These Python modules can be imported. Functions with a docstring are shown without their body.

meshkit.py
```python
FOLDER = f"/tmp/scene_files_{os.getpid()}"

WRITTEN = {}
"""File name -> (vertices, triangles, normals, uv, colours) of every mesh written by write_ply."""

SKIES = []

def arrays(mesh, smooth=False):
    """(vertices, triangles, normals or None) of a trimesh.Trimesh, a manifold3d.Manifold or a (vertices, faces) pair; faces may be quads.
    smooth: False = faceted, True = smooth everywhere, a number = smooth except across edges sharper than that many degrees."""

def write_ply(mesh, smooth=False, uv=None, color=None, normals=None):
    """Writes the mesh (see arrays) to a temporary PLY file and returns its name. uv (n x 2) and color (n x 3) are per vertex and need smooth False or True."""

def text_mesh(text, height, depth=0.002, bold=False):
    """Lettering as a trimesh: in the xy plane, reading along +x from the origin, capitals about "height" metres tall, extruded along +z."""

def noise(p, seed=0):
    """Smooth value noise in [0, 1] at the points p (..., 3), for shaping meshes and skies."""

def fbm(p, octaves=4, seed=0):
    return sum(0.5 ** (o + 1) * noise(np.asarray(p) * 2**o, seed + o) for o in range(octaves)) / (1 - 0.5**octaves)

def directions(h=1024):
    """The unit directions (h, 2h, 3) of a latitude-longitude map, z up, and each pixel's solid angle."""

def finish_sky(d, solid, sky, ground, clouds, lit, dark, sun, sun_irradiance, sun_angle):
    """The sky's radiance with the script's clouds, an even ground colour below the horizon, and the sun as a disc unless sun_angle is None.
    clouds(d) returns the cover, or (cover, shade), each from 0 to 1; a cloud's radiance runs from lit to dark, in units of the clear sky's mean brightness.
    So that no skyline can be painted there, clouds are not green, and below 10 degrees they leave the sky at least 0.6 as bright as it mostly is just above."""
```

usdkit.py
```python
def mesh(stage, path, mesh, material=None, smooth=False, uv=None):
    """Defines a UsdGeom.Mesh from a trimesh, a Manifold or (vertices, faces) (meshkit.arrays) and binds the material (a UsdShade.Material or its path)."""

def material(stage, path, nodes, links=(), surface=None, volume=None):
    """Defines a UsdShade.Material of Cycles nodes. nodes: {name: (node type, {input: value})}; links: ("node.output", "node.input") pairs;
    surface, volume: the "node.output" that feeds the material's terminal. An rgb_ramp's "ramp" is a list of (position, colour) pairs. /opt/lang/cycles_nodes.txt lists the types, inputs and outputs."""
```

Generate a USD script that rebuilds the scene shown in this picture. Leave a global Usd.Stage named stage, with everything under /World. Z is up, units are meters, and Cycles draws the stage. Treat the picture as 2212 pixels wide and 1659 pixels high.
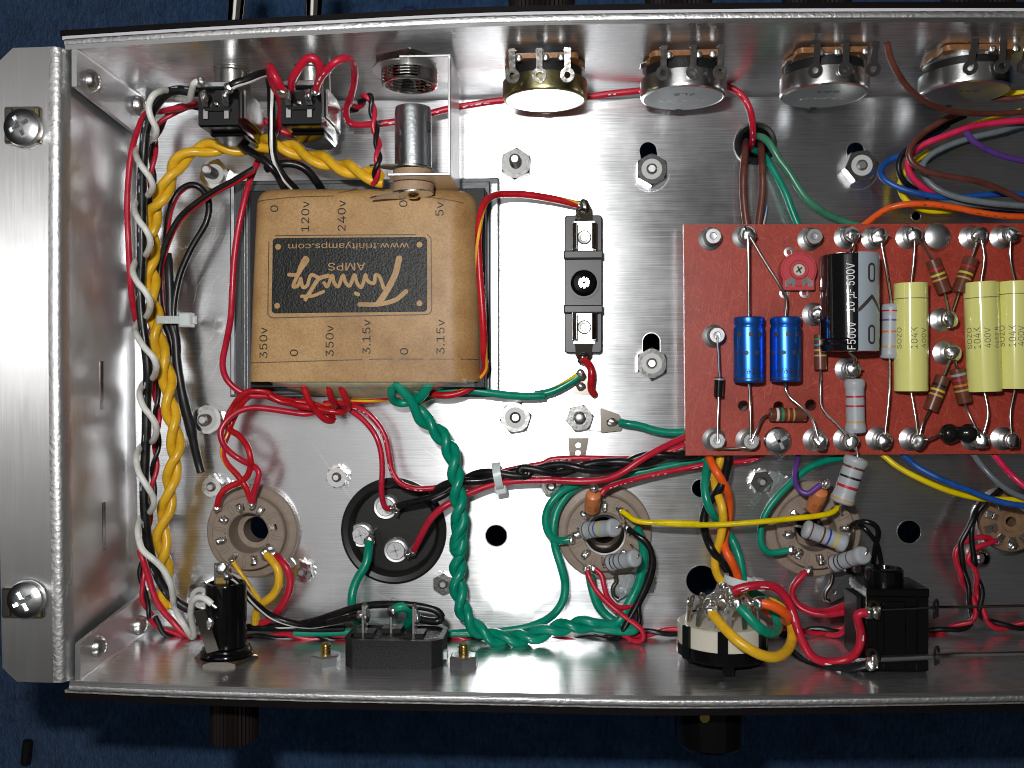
import math, random
import numpy as np, trimesh
import shapely.geometry as sg
from shapely import affinity
from shapely.ops import unary_union
import usdkit, meshkit
from pxr import Usd, UsdGeom, UsdLux, UsdShade, Gf, Sdf
PI = math.pi
stage = Usd.Stage.CreateInMemory()
UsdGeom.SetStageUpAxis(stage, 'Z'); UsdGeom.SetStageMetersPerUnit(stage, 1.0)
UsdGeom.Xform.Define(stage, '/World'); UsdGeom.Scope.Define(stage, '/World/Looks')
# All measures below are millimetres; the stage gets metres. Floor of the chassis z = 0, x right, y towards the front panel.
MM = 0.001
CAMZ = 319.0                       # height of the lens above the chassis floor
FOC, CX, CY = 2009.0, 1106.0, 829.5
_n = np.array([113.0 / FOC, 11.5 / FOC, -1.0]); _n /= np.linalg.norm(_n)      # straight down, in the camera's axes
_X = np.array([1.0, 0, 0]) - _n * _n[0]; _X /= np.linalg.norm(_X)
CAM = np.array([_X, np.cross(-_n, _X), -_n])                                 # rows: world axes in camera axes
# ---- camera
cam = UsdGeom.Camera.Define(stage, '/World/camera')
_m = np.eye(4); _m[:3, :3] = CAM; _m[:3, 3] = (0, 0, CAMZ * MM)
cam.AddTransformOp().Set(Gf.Matrix4d(*_m.T.ravel().tolist()))
cam.CreateHorizontalApertureAttr(36.0); cam.CreateVerticalApertureAttr(27.0)
cam.CreateFocalLengthAttr(36.0 * FOC / 2212.0)
cam.CreateClippingRangeAttr((0.02, 20.0))
cam.CreateExposureAttr(0.45)
# ---- the camera's flash, beside and above the lens
fl = UsdLux.RectLight.Define(stage, '/World/flash_lamp')
fl.AddTranslateOp().Set((-0.027, 0.043, 0.318)); fl.CreateWidthAttr(0.020); fl.CreateHeightAttr(0.009)
fl.CreateIntensityAttr(900.0); fl.CreateColorAttr((1.0, 0.985, 0.97))
# ---- unseen lamp high on the left, placed to light the left of the floor
rl = UsdLux.RectLight.Define(stage, '/World/unseen_ceiling_lamp')
rl.AddTranslateOp().Set((-0.62, 0.25, 1.9)); rl.CreateWidthAttr(1.1); rl.CreateHeightAttr(1.3)
rl.CreateIntensityAttr(0.50); rl.CreateColorAttr((1.0, 0.985, 0.97))
# ---- large dim lamp out of view, as ceiling bounce for the dark metal at right
r2 = UsdLux.RectLight.Define(stage, '/World/unseen_ceiling_glow')
r2.AddTranslateOp().Set((0.2, 0.0, 2.1)); r2.CreateWidthAttr(4.0); r2.CreateHeightAttr(4.0)
r2.CreateIntensityAttr(0.032); r2.CreateColorAttr((1.0, 0.97, 0.94))

CROP = dict(D=(0, 0, 1.27306), A1=(0, 0, 3.0722), A2=(500, 80, 3.4567), A3=(900, 0, 2.765), A4=(1600, 0, 2.765), A5=(2300, 0, 2.765),
            A6=(560, 460, 2.5131), A7=(1300, 460, 1.975), A8=(1850, 580, 2.37), B1=(2316, 580, 2.37), B2=(300, 200, 2.37), B3=(300, 900, 2.0737),
            B4=(500, 1300, 2.4578), B5=(850, 1000, 2.9631), B6=(1400, 1200, 2.765), B7=(1800, 1200, 2.37), B8=(2200, 1200, 2.37), C1=(0, 1500, 2.711),
            C3=(500, 900, 3.3183), E1=(300, 1500, 4.74), E2=(520, 1280, 4.608), E3=(1480, 1280, 4.3658), E4=(2080, 1240, 3.769), E5=(2560, 1280, 3.456),
            E6=(1980, 300, 4.2538), E7=(380, 380, 4.147), E9=(900, 1560, 4.88))
def px(key, u, v):
    x0, y0, s = CROP[key]
    return (x0 + u / s) / 1.27306 if key != 'D' else u, (y0 + v / s) / 1.27306 if key != 'D' else v
def at(u, v, z, key='D'):
    """The point at height z (mm) that stands on the sight line through a spot measured on the photograph."""
    x, y = px(key, u, v)
    d = CAM @ np.array([(x - CX) / FOC, -(y - CY) / FOC, -1.0])
    return np.array([0, 0, CAMZ]) + d * ((CAMZ - z) / -d[2])
def aty(u, v, yw, key='D'):
    """Likewise, where the sight line meets the upright plane y = yw."""
    x, y = px(key, u, v)
    d = CAM @ np.array([(x - CX) / FOC, -(y - CY) / FOC, -1.0])
    return np.array([0, 0, CAMZ]) + d * (yw / d[1])
def pmm(z): return FOC / (CAMZ - z)                                           # photo px per mm at height z

# ---------------------------------------------------------------- materials
def mat(name, nodes, links=(), surface='p.BSDF'):
    return usdkit.material(stage, '/World/Looks/' + name, nodes, links, surface=surface)
def plain(name, col, rough=0.4, metal=0.0, spec=0.5, coat=0.0, bump=0.0, bscale=2000, var=0.0, **kw):
    n = {'p': ('principled_bsdf', dict(base_color=col, roughness=rough, metallic=metal, specular_ior_level=spec, coat_weight=coat, **kw))}
    l = []
    if bump or var:
        n['tc'] = ('geometry', {}); n['nz'] = ('noise_texture', dict(scale=bscale, detail=3.0))
        l.append(('tc.position', 'nz.vector'))
    if bump:
        n['b'] = ('bump', dict(strength=bump, distance=0.0002)); l += [('nz.fac', 'b.height'), ('b.normal', 'p.normal')]
    if var:
        n['rm'] = ('rgb_ramp', dict(ramp=[(0.3, tuple(c * (1 - var) for c in col)), (0.7, tuple(min(1, c * (1 + var)) for c in col))]))
        l += [('nz.fac', 'rm.fac'), ('rm.color', 'p.base_color')]
    return mat(name, n, l)
def brushed(name, along, col=(0.79, 0.805, 0.825), rough=0.30, aniso=0.75, bump=0.05, streak=1.0):
    """Aluminium sheet with its rolling lines along x, y or z."""
    lo, hi = 45.0, 3600.0
    sc = {'x': (lo, hi, hi), 'y': (hi, lo, hi), 'z': (hi, hi, lo)}[along]
    tan = {'x': (0, 1, 0), 'y': (1, 0, 0), 'z': (1, 0, 0)}[along] if along != 'xw' else (0, 0, 1)
    n = {'g': ('geometry', {}), 'mp': ('mapping', dict(scale=sc)), 'nz': ('noise_texture', dict(scale=1.0, detail=5.0, roughness=0.65)),
         'n2': ('noise_texture', dict(scale=26.0, detail=4.0, roughness=0.6)),
         'rr': ('map_range', dict(from_min=0.25, from_max=0.75, to_min=rough - 0.05 * streak, to_max=rough + 0.07 * streak)),
         'r2': ('map_range', dict(from_min=0.3, from_max=0.7, to_min=-0.05, to_max=0.06)), 'ad': ('math', dict(math_type='add')),
         'cr': ('rgb_ramp', dict(ramp=[(0.25, tuple(c * (1 - 0.07 * streak) for c in col)), (0.75, tuple(min(1.0, c * 1.05) for c in col))])),
         'b': ('bump', dict(strength=bump, distance=0.0001)),
         'p': ('principled_bsdf', dict(metallic=1.0, anisotropic=aniso)), 't': ('combine_xyz', dict(x=tan[0], y=tan[1], z=tan[2]))}
    l = [('g.position', 'mp.vector'), ('mp.vector', 'nz.vector'), ('g.position', 'n2.vector'), ('nz.fac', 'rr.value'), ('n2.fac', 'r2.value'), ('rr.result', 'ad.value1'), ('r2.result', 'ad.value2'),
         ('ad.value', 'p.roughness'), ('nz.fac', 'cr.fac'), ('cr.color', 'p.base_color'), ('nz.fac', 'b.height'), ('b.normal', 'p.normal'), ('t.vector', 'p.tangent')]
    return mat(name, n, l)
M = {}
M['alu_floor'] = brushed('aluminium_floor', 'x')
M['alu_wall'] = brushed('aluminium_wall', 'x', col=(0.77, 0.78, 0.79), rough=0.28, aniso=0.5)
M['alu_side'] = brushed('aluminium_side', 'y', col=(0.74, 0.745, 0.75), rough=0.38, aniso=0.6)
M['alu_flange'] = brushed('aluminium_flange', 'y', col=(0.88, 0.88, 0.88), rough=0.48, aniso=0.9)
M['alu_bend'] = plain('aluminium_bend', (0.84, 0.84, 0.84), 0.40, 1.0, bump=0.9, bscale=700)
M['alu_edge'] = plain('aluminium_cut_edge', (0.78, 0.78, 0.78), 0.42, 1.0, bump=0.9, bscale=900)
M['alu_plain'] = plain('aluminium_plain', (0.74, 0.74, 0.73), 0.28, 1.0, bump=0.2, bscale=700)
M['plate_pale'] = plain('pale_zinc', (0.36, 0.39, 0.35), 0.22, 1.0, bump=0.3, bscale=400)
M['scratch'] = plain('scratched_metal', (0.95, 0.95, 0.95), 0.55, 1.0)
M['zinc'] = plain('zinc_plate', (0.78, 0.79, 0.80), 0.34, 1.0, bump=0.15, bscale=700)
M['nut_metal'] = plain('nut_metal', (0.74, 0.74, 0.72), 0.17, 1.0, bump=0.25, bscale=600)
M['lug_metal'] = plain('lug_metal', (0.52, 0.51, 0.49), 0.16, 1.0, bump=0.5, bscale=500)
M['zinc_dull'] = plain('zinc_dull', (0.66, 0.70, 0.72), 0.30, 1.0, bump=0.35, bscale=900)
M['steel'] = plain('tinned_steel', (0.58, 0.57, 0.55), 0.30, 1.0)
M['chrome'] = plain('chrome', (0.85, 0.83, 0.80), 0.08, 1.0)
M['dark_metal'] = plain('dark_nickel', (0.34, 0.31, 0.27), 0.22, 1.0)
M['brass'] = plain('brass', (0.72, 0.52, 0.18), 0.25, 1.0)
M['gold_zinc'] = plain('yellow_zinc', (0.62, 0.56, 0.28), 0.25, 1.0, bump=0.3, bscale=600)
M['solder'] = plain('solder', (0.80, 0.80, 0.79), 0.30, 1.0, bump=0.7, bscale=700)
M['lead'] = plain('tinned_lead', (0.80, 0.78, 0.74), 0.27, 1.0, bump=0.2, bscale=900)
M['nylon'] = plain('nylon_ring', (0.55, 0.57, 0.56), 0.35)
M['tie'] = plain('zip_tie_nylon', (0.74, 0.75, 0.72), 0.3, subsurface_weight=0.3, subsurface_scale=0.002)
M['black'] = plain('black_plastic', (0.004, 0.004, 0.0045), 0.13, spec=0.4)
M['black_matt'] = plain('black_matt_plastic', (0.010, 0.010, 0.011), 0.5, spec=0.3, bump=0.4, bscale=1800)
M['black_speck'] = plain('black_speckled_plastic', (0.009, 0.009, 0.010), 0.50, spec=0.3, bump=0.9, bscale=2600)
M['bakelite'] = plain('bakelite', (0.013, 0.0125, 0.012), 0.40, spec=0.35, bump=0.2, bscale=1500)
M['grey_plastic'] = plain('dark_grey_plastic', (0.050, 0.050, 0.056), 0.42)
M['rubber'] = plain('rubber', (0.012, 0.012, 0.012), 0.3)
M['can_metal'] = plain('can_metal', (0.86, 0.87, 0.87), 0.24, 1.0, bump=0.2, bscale=500)
M['ceramic'] = plain('ceramic', (0.275, 0.215, 0.170), 0.34, bump=0.25, bscale=500, var=0.10)
M['ceramic_groove'] = plain('ceramic_groove', (0.14, 0.11, 0.085), 0.5)
M['wafer'] = plain('phenolic_wafer', (0.22, 0.095, 0.033), 0.4, var=0.25, bscale=900)
M['phenolic'] = plain('brown_phenolic', (0.21, 0.125, 0.07), 0.42, var=0.2, bscale=400)
M['fibre'] = plain('fibre_washer', (0.36, 0.24, 0.14), 0.6, var=0.15, bscale=1500)
M['ink'] = plain('black_ink', (0.010, 0.010, 0.010), 0.42, spec=0.3, bump=1.0, bscale=1500)
M['ink_flat'] = plain('ink', (0.05, 0.045, 0.04), 0.5)
M['tape'] = plain('yellow_tape', (0.46, 0.43, 0.25), 0.16, var=0.2, bscale=220, coat=0.5)
M['lamination'] = plain('steel_lamination', (0.10, 0.105, 0.11), 0.42, 0.6, bump=0.3, bscale=700)
M['red_trim'] = plain('red_plastic', (0.52, 0.055, 0.07), 0.4)
M['white_print'] = plain('white_print', (0.8, 0.8, 0.8), 0.5)
M['grey_print'] = plain('grey_print', (0.36, 0.42, 0.47), 0.35)
M['cream'] = plain('cream_plastic', (0.60, 0.57, 0.47), 0.42)
M['cap_yellow'] = plain('cap_yellow', (0.80, 0.79, 0.26), 0.12, coat=0.4)
M['cap_print'] = plain('cap_print', (0.17, 0.16, 0.10), 0.5)
M['cap_blue'] = plain('cap_blue', (0.03, 0.17, 0.70), 0.30, 0.8)
M['cap_black'] = plain('cap_black', (0.008, 0.008, 0.009), 0.10, coat=0.5)
M['res_grey'] = plain('resistor_grey', (0.40, 0.43, 0.46), 0.42, var=0.04, bscale=600)
M['res_brown'] = plain('resistor_brown', (0.14, 0.045, 0.025), 0.3, var=0.12, bscale=700)
M['orange_cap'] = plain('orange_dip', (0.62, 0.20, 0.07), 0.35, bump=0.2, bscale=700)
M['epoxy_black'] = plain('black_epoxy', (0.010, 0.010, 0.010), 0.12)
M['panel_black'] = plain('panel_black', (0.005, 0.004, 0.004), 0.45, spec=0.15)
M['panel_core'] = plain('panel_core', (0.62, 0.62, 0.66), 0.4)
M['knob'] = plain('knob_black', (0.010, 0.007, 0.006), 0.42, spec=0.3)
M['jewel'] = plain('jewel_blue', (0.02, 0.03, 0.10), 0.08)
M['film'] = mat('clear_film', {'t': ('transparent_bsdf', {'color': (0.97, 0.97, 0.97)}), 'g': ('glossy_bsdf', {'roughness': 0.12}), 'f': ('fresnel', {'IOR': 1.5}), 'm': ('mix_closure', {})},
                [('f.fac', 'm.fac'), ('t.BSDF', 'm.closure1'), ('g.BSDF', 'm.closure2')], 'm.closure')
BANDS = dict(black=(0.015, 0.015, 0.02), brown=(0.13, 0.045, 0.03), red=(0.48, 0.02, 0.03), orange=(0.62, 0.17, 0.03), yellow=(0.62, 0.52, 0.05), green=(0.02, 0.25, 0.12),
             blue=(0.02, 0.05, 0.35), violet=(0.13, 0.08, 0.30), grey=(0.33, 0.34, 0.35), white=(0.75, 0.74, 0.72), gold=(0.52, 0.32, 0.10), dull=(0.10, 0.10, 0.11), cyan=(0.04, 0.28, 0.42))
for k, c in BANDS.items(): M['band_' + k] = plain('band_' + k, c, 0.35)
WIRE = dict(red=(0.50, 0.012, 0.036), scarlet=(0.50, 0.008, 0.016), black=(0.007, 0.007, 0.008), green=(0.0, 0.25, 0.155), yellow=(0.80, 0.46, 0.02), lemon=(0.82, 0.62, 0.0),
            white=(0.78, 0.79, 0.74), brown=(0.125, 0.040, 0.028), orange=(0.85, 0.11, 0.012), blue=(0.012, 0.085, 0.36), grey=(0.15, 0.18, 0.20), purple=(0.12, 0.045, 0.27), pink=(0.68, 0.02, 0.09), fadegreen=(0.05, 0.22, 0.13))
def _wiremat(k, c):
    n = {'g': ('geometry', {}), 'a': ('noise_texture', dict(scale=160.0, detail=4.0, roughness=0.65)), 'b': ('noise_texture', dict(scale=900.0, detail=3.0, roughness=0.7)), 'rr': ('map_range', dict(from_min=0.3, from_max=0.7, to_min=0.20, to_max=0.42)),
         'cr': ('rgb_ramp', dict(ramp=[(0.28, tuple(x * 0.72 for x in c)), (0.5, c), (0.75, tuple(min(1, x * 1.08 + 0.004) for x in c))])), 'bp': ('bump', dict(strength=0.22, distance=0.0002)), 'p': ('principled_bsdf', dict(specular_ior_level=0.45))}
    return mat('wire_' + k, n, [('g.position', 'a.vector'), ('g.position', 'b.vector'), ('a.fac', 'rr.value'), ('rr.result', 'p.roughness'), ('a.fac', 'cr.fac'), ('cr.color', 'p.base_color'), ('b.fac', 'bp.height'), ('bp.normal', 'p.normal')])
for k, c in WIRE.items(): M['wire_' + k] = _wiremat(k, c)
M['sleeve'] = plain('heat_shrink', (0.014, 0.014, 0.015), 0.38)

def _paper():
    n = {'g': ('geometry', {}), 'a': ('noise_texture', dict(scale=60.0, detail=5.0, roughness=0.65)), 'b': ('noise_texture', dict(scale=1600.0, detail=2.0)), 'ra': ('rgb_ramp', dict(ramp=[(0.25, (0.33, 0.185, 0.070)), (0.5, (0.48, 0.295, 0.125)), (0.75, (0.54, 0.345, 0.155))])),
         'rb': ('rgb_ramp', dict(ramp=[(0.3, (0.78, 0.74, 0.7)), (0.62, (1, 1, 1))])), 'mx': ('mix_color', dict(blend_type='multiply', fac=1.0)), 'bp': ('bump', dict(strength=0.25, distance=0.0001)), 'p': ('principled_bsdf', dict(roughness=0.46, specular_ior_level=0.35)), 'c': ('noise_texture', dict(scale=22.0, detail=5.0, roughness=0.6)), 'rc': ('rgb_ramp', dict(ramp=[(0.30, (0.74, 0.66, 0.58)), (0.55, (1, 1, 1))])), 'm2': ('mix_color', dict(blend_type='multiply', fac=1.0))}
    l = [('g.position', 'c.vector'), ('c.fac', 'rc.fac'), ('mx.result', 'm2.a'), ('rc.color', 'm2.b'), ('g.position', 'a.vector'), ('g.position', 'b.vector'), ('a.fac', 'ra.fac'), ('b.fac', 'rb.fac'), ('ra.color', 'mx.a'), ('rb.color', 'mx.b'), ('m2.result', 'p.base_color'), ('b.fac', 'bp.height'), ('bp.normal', 'p.normal')]
    return mat('kraft_paper', n, l)
M['paper'] = _paper()
def _board():
    n = {'g': ('geometry', {}), 'p': ('principled_bsdf', dict(roughness=0.42)), 'bp': ('bump', dict(strength=0.35, distance=0.0002)), 'rb': ('rgb_ramp', dict(ramp=[(0.50, (0.31, 0.032, 0.018)), (0.66, (0.41, 0.052, 0.030)), (0.79, (0.56, 0.15, 0.10))]))}
    l = [('rb.color', 'p.base_color'), ('bp.normal', 'p.normal')]
    prev = None
    for i, ang in enumerate((0.3, 1.0, 1.75, 2.6)):                                    # fibres lying in all directions
        n[f'r{i}'] = ('mapping', dict(rotation=(0, 0, ang), location=(0.37 * i, 0.11 * i, 0))); n[f'm{i}'] = ('mapping', dict(scale=(170, 2600, 100))); n[f'n{i}'] = ('noise_texture', dict(scale=1.0, detail=2.0, roughness=0.55, distortion=1.2))
        l += [('g.position', f'r{i}.vector'), (f'r{i}.vector', f'm{i}.vector'), (f'm{i}.vector', f'n{i}.vector')]
        if prev:
            n[f'x{i}'] = ('math', dict(math_type='maximum')); l += [(prev, f'x{i}.value1'), (f'n{i}.fac', f'x{i}.value2')]; prev = f'x{i}.value'
        else: prev = f'n{i}.fac'
    n['s'] = ('noise_texture', dict(scale=70.0, detail=4.0, roughness=0.6)); n['sr'] = ('rgb_ramp', dict(ramp=[(0.32, (0.72, 0.66, 0.6)), (0.5, (1, 1, 1))])); n['sm'] = ('mix_color', dict(blend_type='multiply', fac=0.8))
    l = [x for x in l if x[1] != 'p.base_color'] + [('g.position', 's.vector'), ('s.fac', 'sr.fac'), ('rb.color', 'sm.a'), ('sr.color', 'sm.b'), ('sm.result', 'p.base_color')]
    l += [(prev, 'rb.fac'), (prev, 'bp.height')]
    return mat('red_fibre_board', n, l)
M['board'] = _board()
def _cloth():
    n = {'g': ('geometry', {}), 'mp': ('mapping', dict(scale=(1.0, 0.45, 1.0))), 'a': ('noise_texture', dict(scale=560.0, detail=4.0, roughness=0.75)), 'b': ('noise_texture', dict(scale=90.0, detail=4.0)), 'ra': ('rgb_ramp', dict(ramp=[(0.32, (0.004, 0.019, 0.060)), (0.68, (0.032, 0.095, 0.22))])),
         'ad': ('mix_float', dict(fac=0.35)), 'bp': ('bump', dict(strength=0.9, distance=0.002)), 'p': ('principled_bsdf', dict(roughness=0.9, specular_ior_level=0.1, sheen_weight=0.25))}
    l = [('g.position', 'mp.vector'), ('mp.vector', 'a.vector'), ('g.position', 'b.vector'), ('a.fac', 'ad.a'), ('b.fac', 'ad.b'), ('ad.result', 'ra.fac'), ('ra.color', 'p.base_color'), ('a.fac', 'bp.height'), ('bp.normal', 'p.normal')]
    return mat('blue_terry_cloth', n, l)
M['cloth'] = _cloth()

# ---------------------------------------------------------------- shapes (mm)
cat = trimesh.util.concatenate
def tf(m, loc=(0, 0, 0), R=None):
    m = m.copy(); t = np.eye(4)
    if R is not None: t[:3, :3] = R
    t[:3, 3] = loc; m.apply_transform(t); return m
def rz(a): c, s = math.cos(a), math.sin(a); return np.array([[c, -s, 0], [s, c, 0], [0, 0, 1.0]])
def rx(a): c, s = math.cos(a), math.sin(a); return np.array([[1.0, 0, 0], [0, c, -s], [0, s, c]])
def ry(a): c, s = math.cos(a), math.sin(a); return np.array([[c, 0, s], [0, 1.0, 0], [-s, 0, c]])
def frame(z, x=None):
    """A rotation whose local z runs along z and local x roughly along x."""
    z = np.asarray(z, float); z = z / np.linalg.norm(z)
    x = np.asarray((1.0, 0, 0) if x is None else x, float)
    if abs(x @ z) > 0.95: x = np.array([0, 1.0, 0])
    x = x - z * (x @ z); x /= np.linalg.norm(x)
    return np.stack([x, np.cross(z, x), z], 1)
FRONT = np.array([[1.0, 0, 0], [0, 0, -1.0], [0, 1.0, 0]])       # on the front wall: local y is up, local z points into the chassis (world -y)
REAR = np.array([[-1.0, 0, 0], [0, 0, 1.0], [0, 1.0, 0]])        # on the rear wall: local z = world +y, local y is up
def lathe(prof, seg=40): return trimesh.creation.revolve(np.array(prof, float), sections=seg)
def cyl(r, h, z0=0.0, seg=32, ch=0.0):
    if ch: return lathe([(0, z0), (r - ch, z0), (r, z0 + ch), (r, z0 + h - ch), (r - ch, z0 + h), (0, z0 + h)], seg)
    return lathe([(0, z0), (r, z0), (r, z0 + h), (0, z0 + h)], seg)
def ring(r0, r1, h, z0=0.0, seg=32): return lathe([(r0, z0), (r1, z0), (r1, z0 + h), (r0, z0 + h), (r0, z0)], seg)
def sph(r, loc=(0, 0, 0), sub=2, sc=(1, 1, 1)):
    m = trimesh.creation.icosphere(sub, r); m.vertices *= sc; return tf(m, loc)
def extr(poly, h, z0=0.0): 
    ms = [trimesh.creation.extrude_polygon(g, h, engine='earcut') for g in getattr(poly, 'geoms', [poly])]
    return tf(cat(ms), (0, 0, z0))
def bevel_prism(poly, h, b, z0=0.0):
    """A prism with its top and bottom edges chamfered (convex outlines)."""
    import manifold3d as m3
    p = np.array(poly.exterior.coords)[:-1]; q = np.array(poly.buffer(-b, join_style=2).exterior.coords)[:-1]
    pts = np.vstack([np.c_[q, np.full(len(q), z0)], np.c_[p, np.full(len(p), z0 + b)], np.c_[p, np.full(len(p), z0 + h - b)], np.c_[q, np.full(len(q), z0 + h)]])
    mm_ = m3.Manifold.hull_points(pts.astype(np.float32)).to_mesh()
    return trimesh.Trimesh(mm_.vert_properties[:, :3], mm_.tri_verts, process=False)
def rect(x0, y0, x1, y1, r=0.0):
    b = sg.box(min(x0, x1), min(y0, y1), max(x0, x1), max(y0, y1))
    return b.buffer(-r).buffer(r, quad_segs=5) if r else b
def bx(x0, x1, y0, y1, z0, z1, b=0.15):
    b = min(b, (x1 - x0) * 0.3, (y1 - y0) * 0.3, (z1 - z0) * 0.3)
    return bevel_prism(rect(x0, y0, x1, y1), z1 - z0, b, z0) if b > 0 else extr(rect(x0, y0, x1, y1), z1 - z0, z0)
def hexa(af, h, z0=0.0, b=0.4, rot=0.0):
    p = sg.Polygon([(af / math.sqrt(3) * math.cos(rot + k * PI / 3), af / math.sqrt(3) * math.sin(rot + k * PI / 3)) for k in range(6)])
    return bevel_prism(p, h, b, z0)
def hexnut(af, h, bore, z0=0.0, rot=0.0):
    """A hexagon nut: chamfered corners and an open bore."""
    R = af / math.sqrt(3); import manifold3d as m3
    body = m3.Manifold.extrude(m3.CrossSection([np.array([(R * math.cos(rot + k * PI / 3), R * math.sin(rot + k * PI / 3)) for k in range(6)])]), h)
    cone = m3.Manifold.revolve(m3.CrossSection([np.array([(0, 0), (R * 0.93, 0), (R * 1.02, R * 0.07), (R * 1.02, h - R * 0.09), (R * 0.90, h), (0, h)])]), 48)
    hole = m3.Manifold.cylinder(h + 2, bore, bore, 28).translate([0, 0, -1])
    q = ((body ^ cone) - hole).translate([0, 0, z0]).to_mesh()
    return trimesh.Trimesh(q.vert_properties[:, :3], q.tri_verts, process=False)
def stud(r, h, z0=0.0, pitch=0.8):
    prof = [(0, z0)]; z = z0; k = 0
    while z < z0 + h - 0.6:
        prof += [(r, z), (r * 0.86, z + pitch / 2)]; z += pitch
    prof += [(r * 0.9, z0 + h - 0.4), (r * 0.6, z0 + h), (0, z0 + h)]
    return lathe(prof, 20)
def spline(P, step=1.0):
    """A smooth line through the points, evenly stepped (centripetal Catmull-Rom)."""
    P = np.asarray(P, float)
    if len(P) == 2:
        n = max(2, int(np.linalg.norm(P[1] - P[0]) / step)); return P[0] + (P[1] - P[0]) * np.linspace(0, 1, n + 1)[:, None]
    Q = np.vstack([2 * P[0] - P[1], P, 2 * P[-1] - P[-2]]); out = []
    for i in range(1, len(Q) - 2):
        p0, p1, p2, p3 = Q[i - 1:i + 3]
        t0 = 0.0; t1 = t0 + max(1e-6, np.linalg.norm(p1 - p0)) ** 0.5; t2 = t1 + max(1e-6, np.linalg.norm(p2 - p1)) ** 0.5; t3 = t2 + max(1e-6, np.linalg.norm(p3 - p2)) ** 0.5
        n = max(2, int(np.linalg.norm(p2 - p1) / step)); t = np.linspace(t1, t2, n, endpoint=False)[:, None]
        a1 = (t1 - t) / (t1 - t0) * p0 + (t - t0) / (t1 - t0) * p1; a2 = (t2 - t) / (t2 - t1) * p1 + (t - t1) / (t2 - t1) * p2; a3 = (t3 - t) / (t3 - t2) * p2 + (t - t2) / (t3 - t2) * p3
        b1 = (t2 - t) / (t2 - t0) * a1 + (t - t0) / (t2 - t0) * a2; b2 = (t3 - t) / (t3 - t1) * a2 + (t - t1) / (t3 - t1) * a3
        out.append((t2 - t) / (t2 - t1) * b1 + (t - t1) / (t2 - t1) * b2)
    return np.vstack(out + [P[-1:]])
def frames(L):
    T = np.gradient(L, axis=0); T /= np.maximum(1e-9, np.linalg.norm(T, axis=1, keepdims=True))
    n = np.array([0, 0, 1.0]); n = n - T[0] * (n @ T[0])
    if np.linalg.norm(n) < 0.1: n = np.array([1.0, 0, 0]) - T[0] * T[0][0]
    N = []
    for t in T:
        n = n - t * (n @ t); n = n / np.linalg.norm(n); N.append(n)
    N = np.array(N); return T, N, np.cross(T, N)
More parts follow.
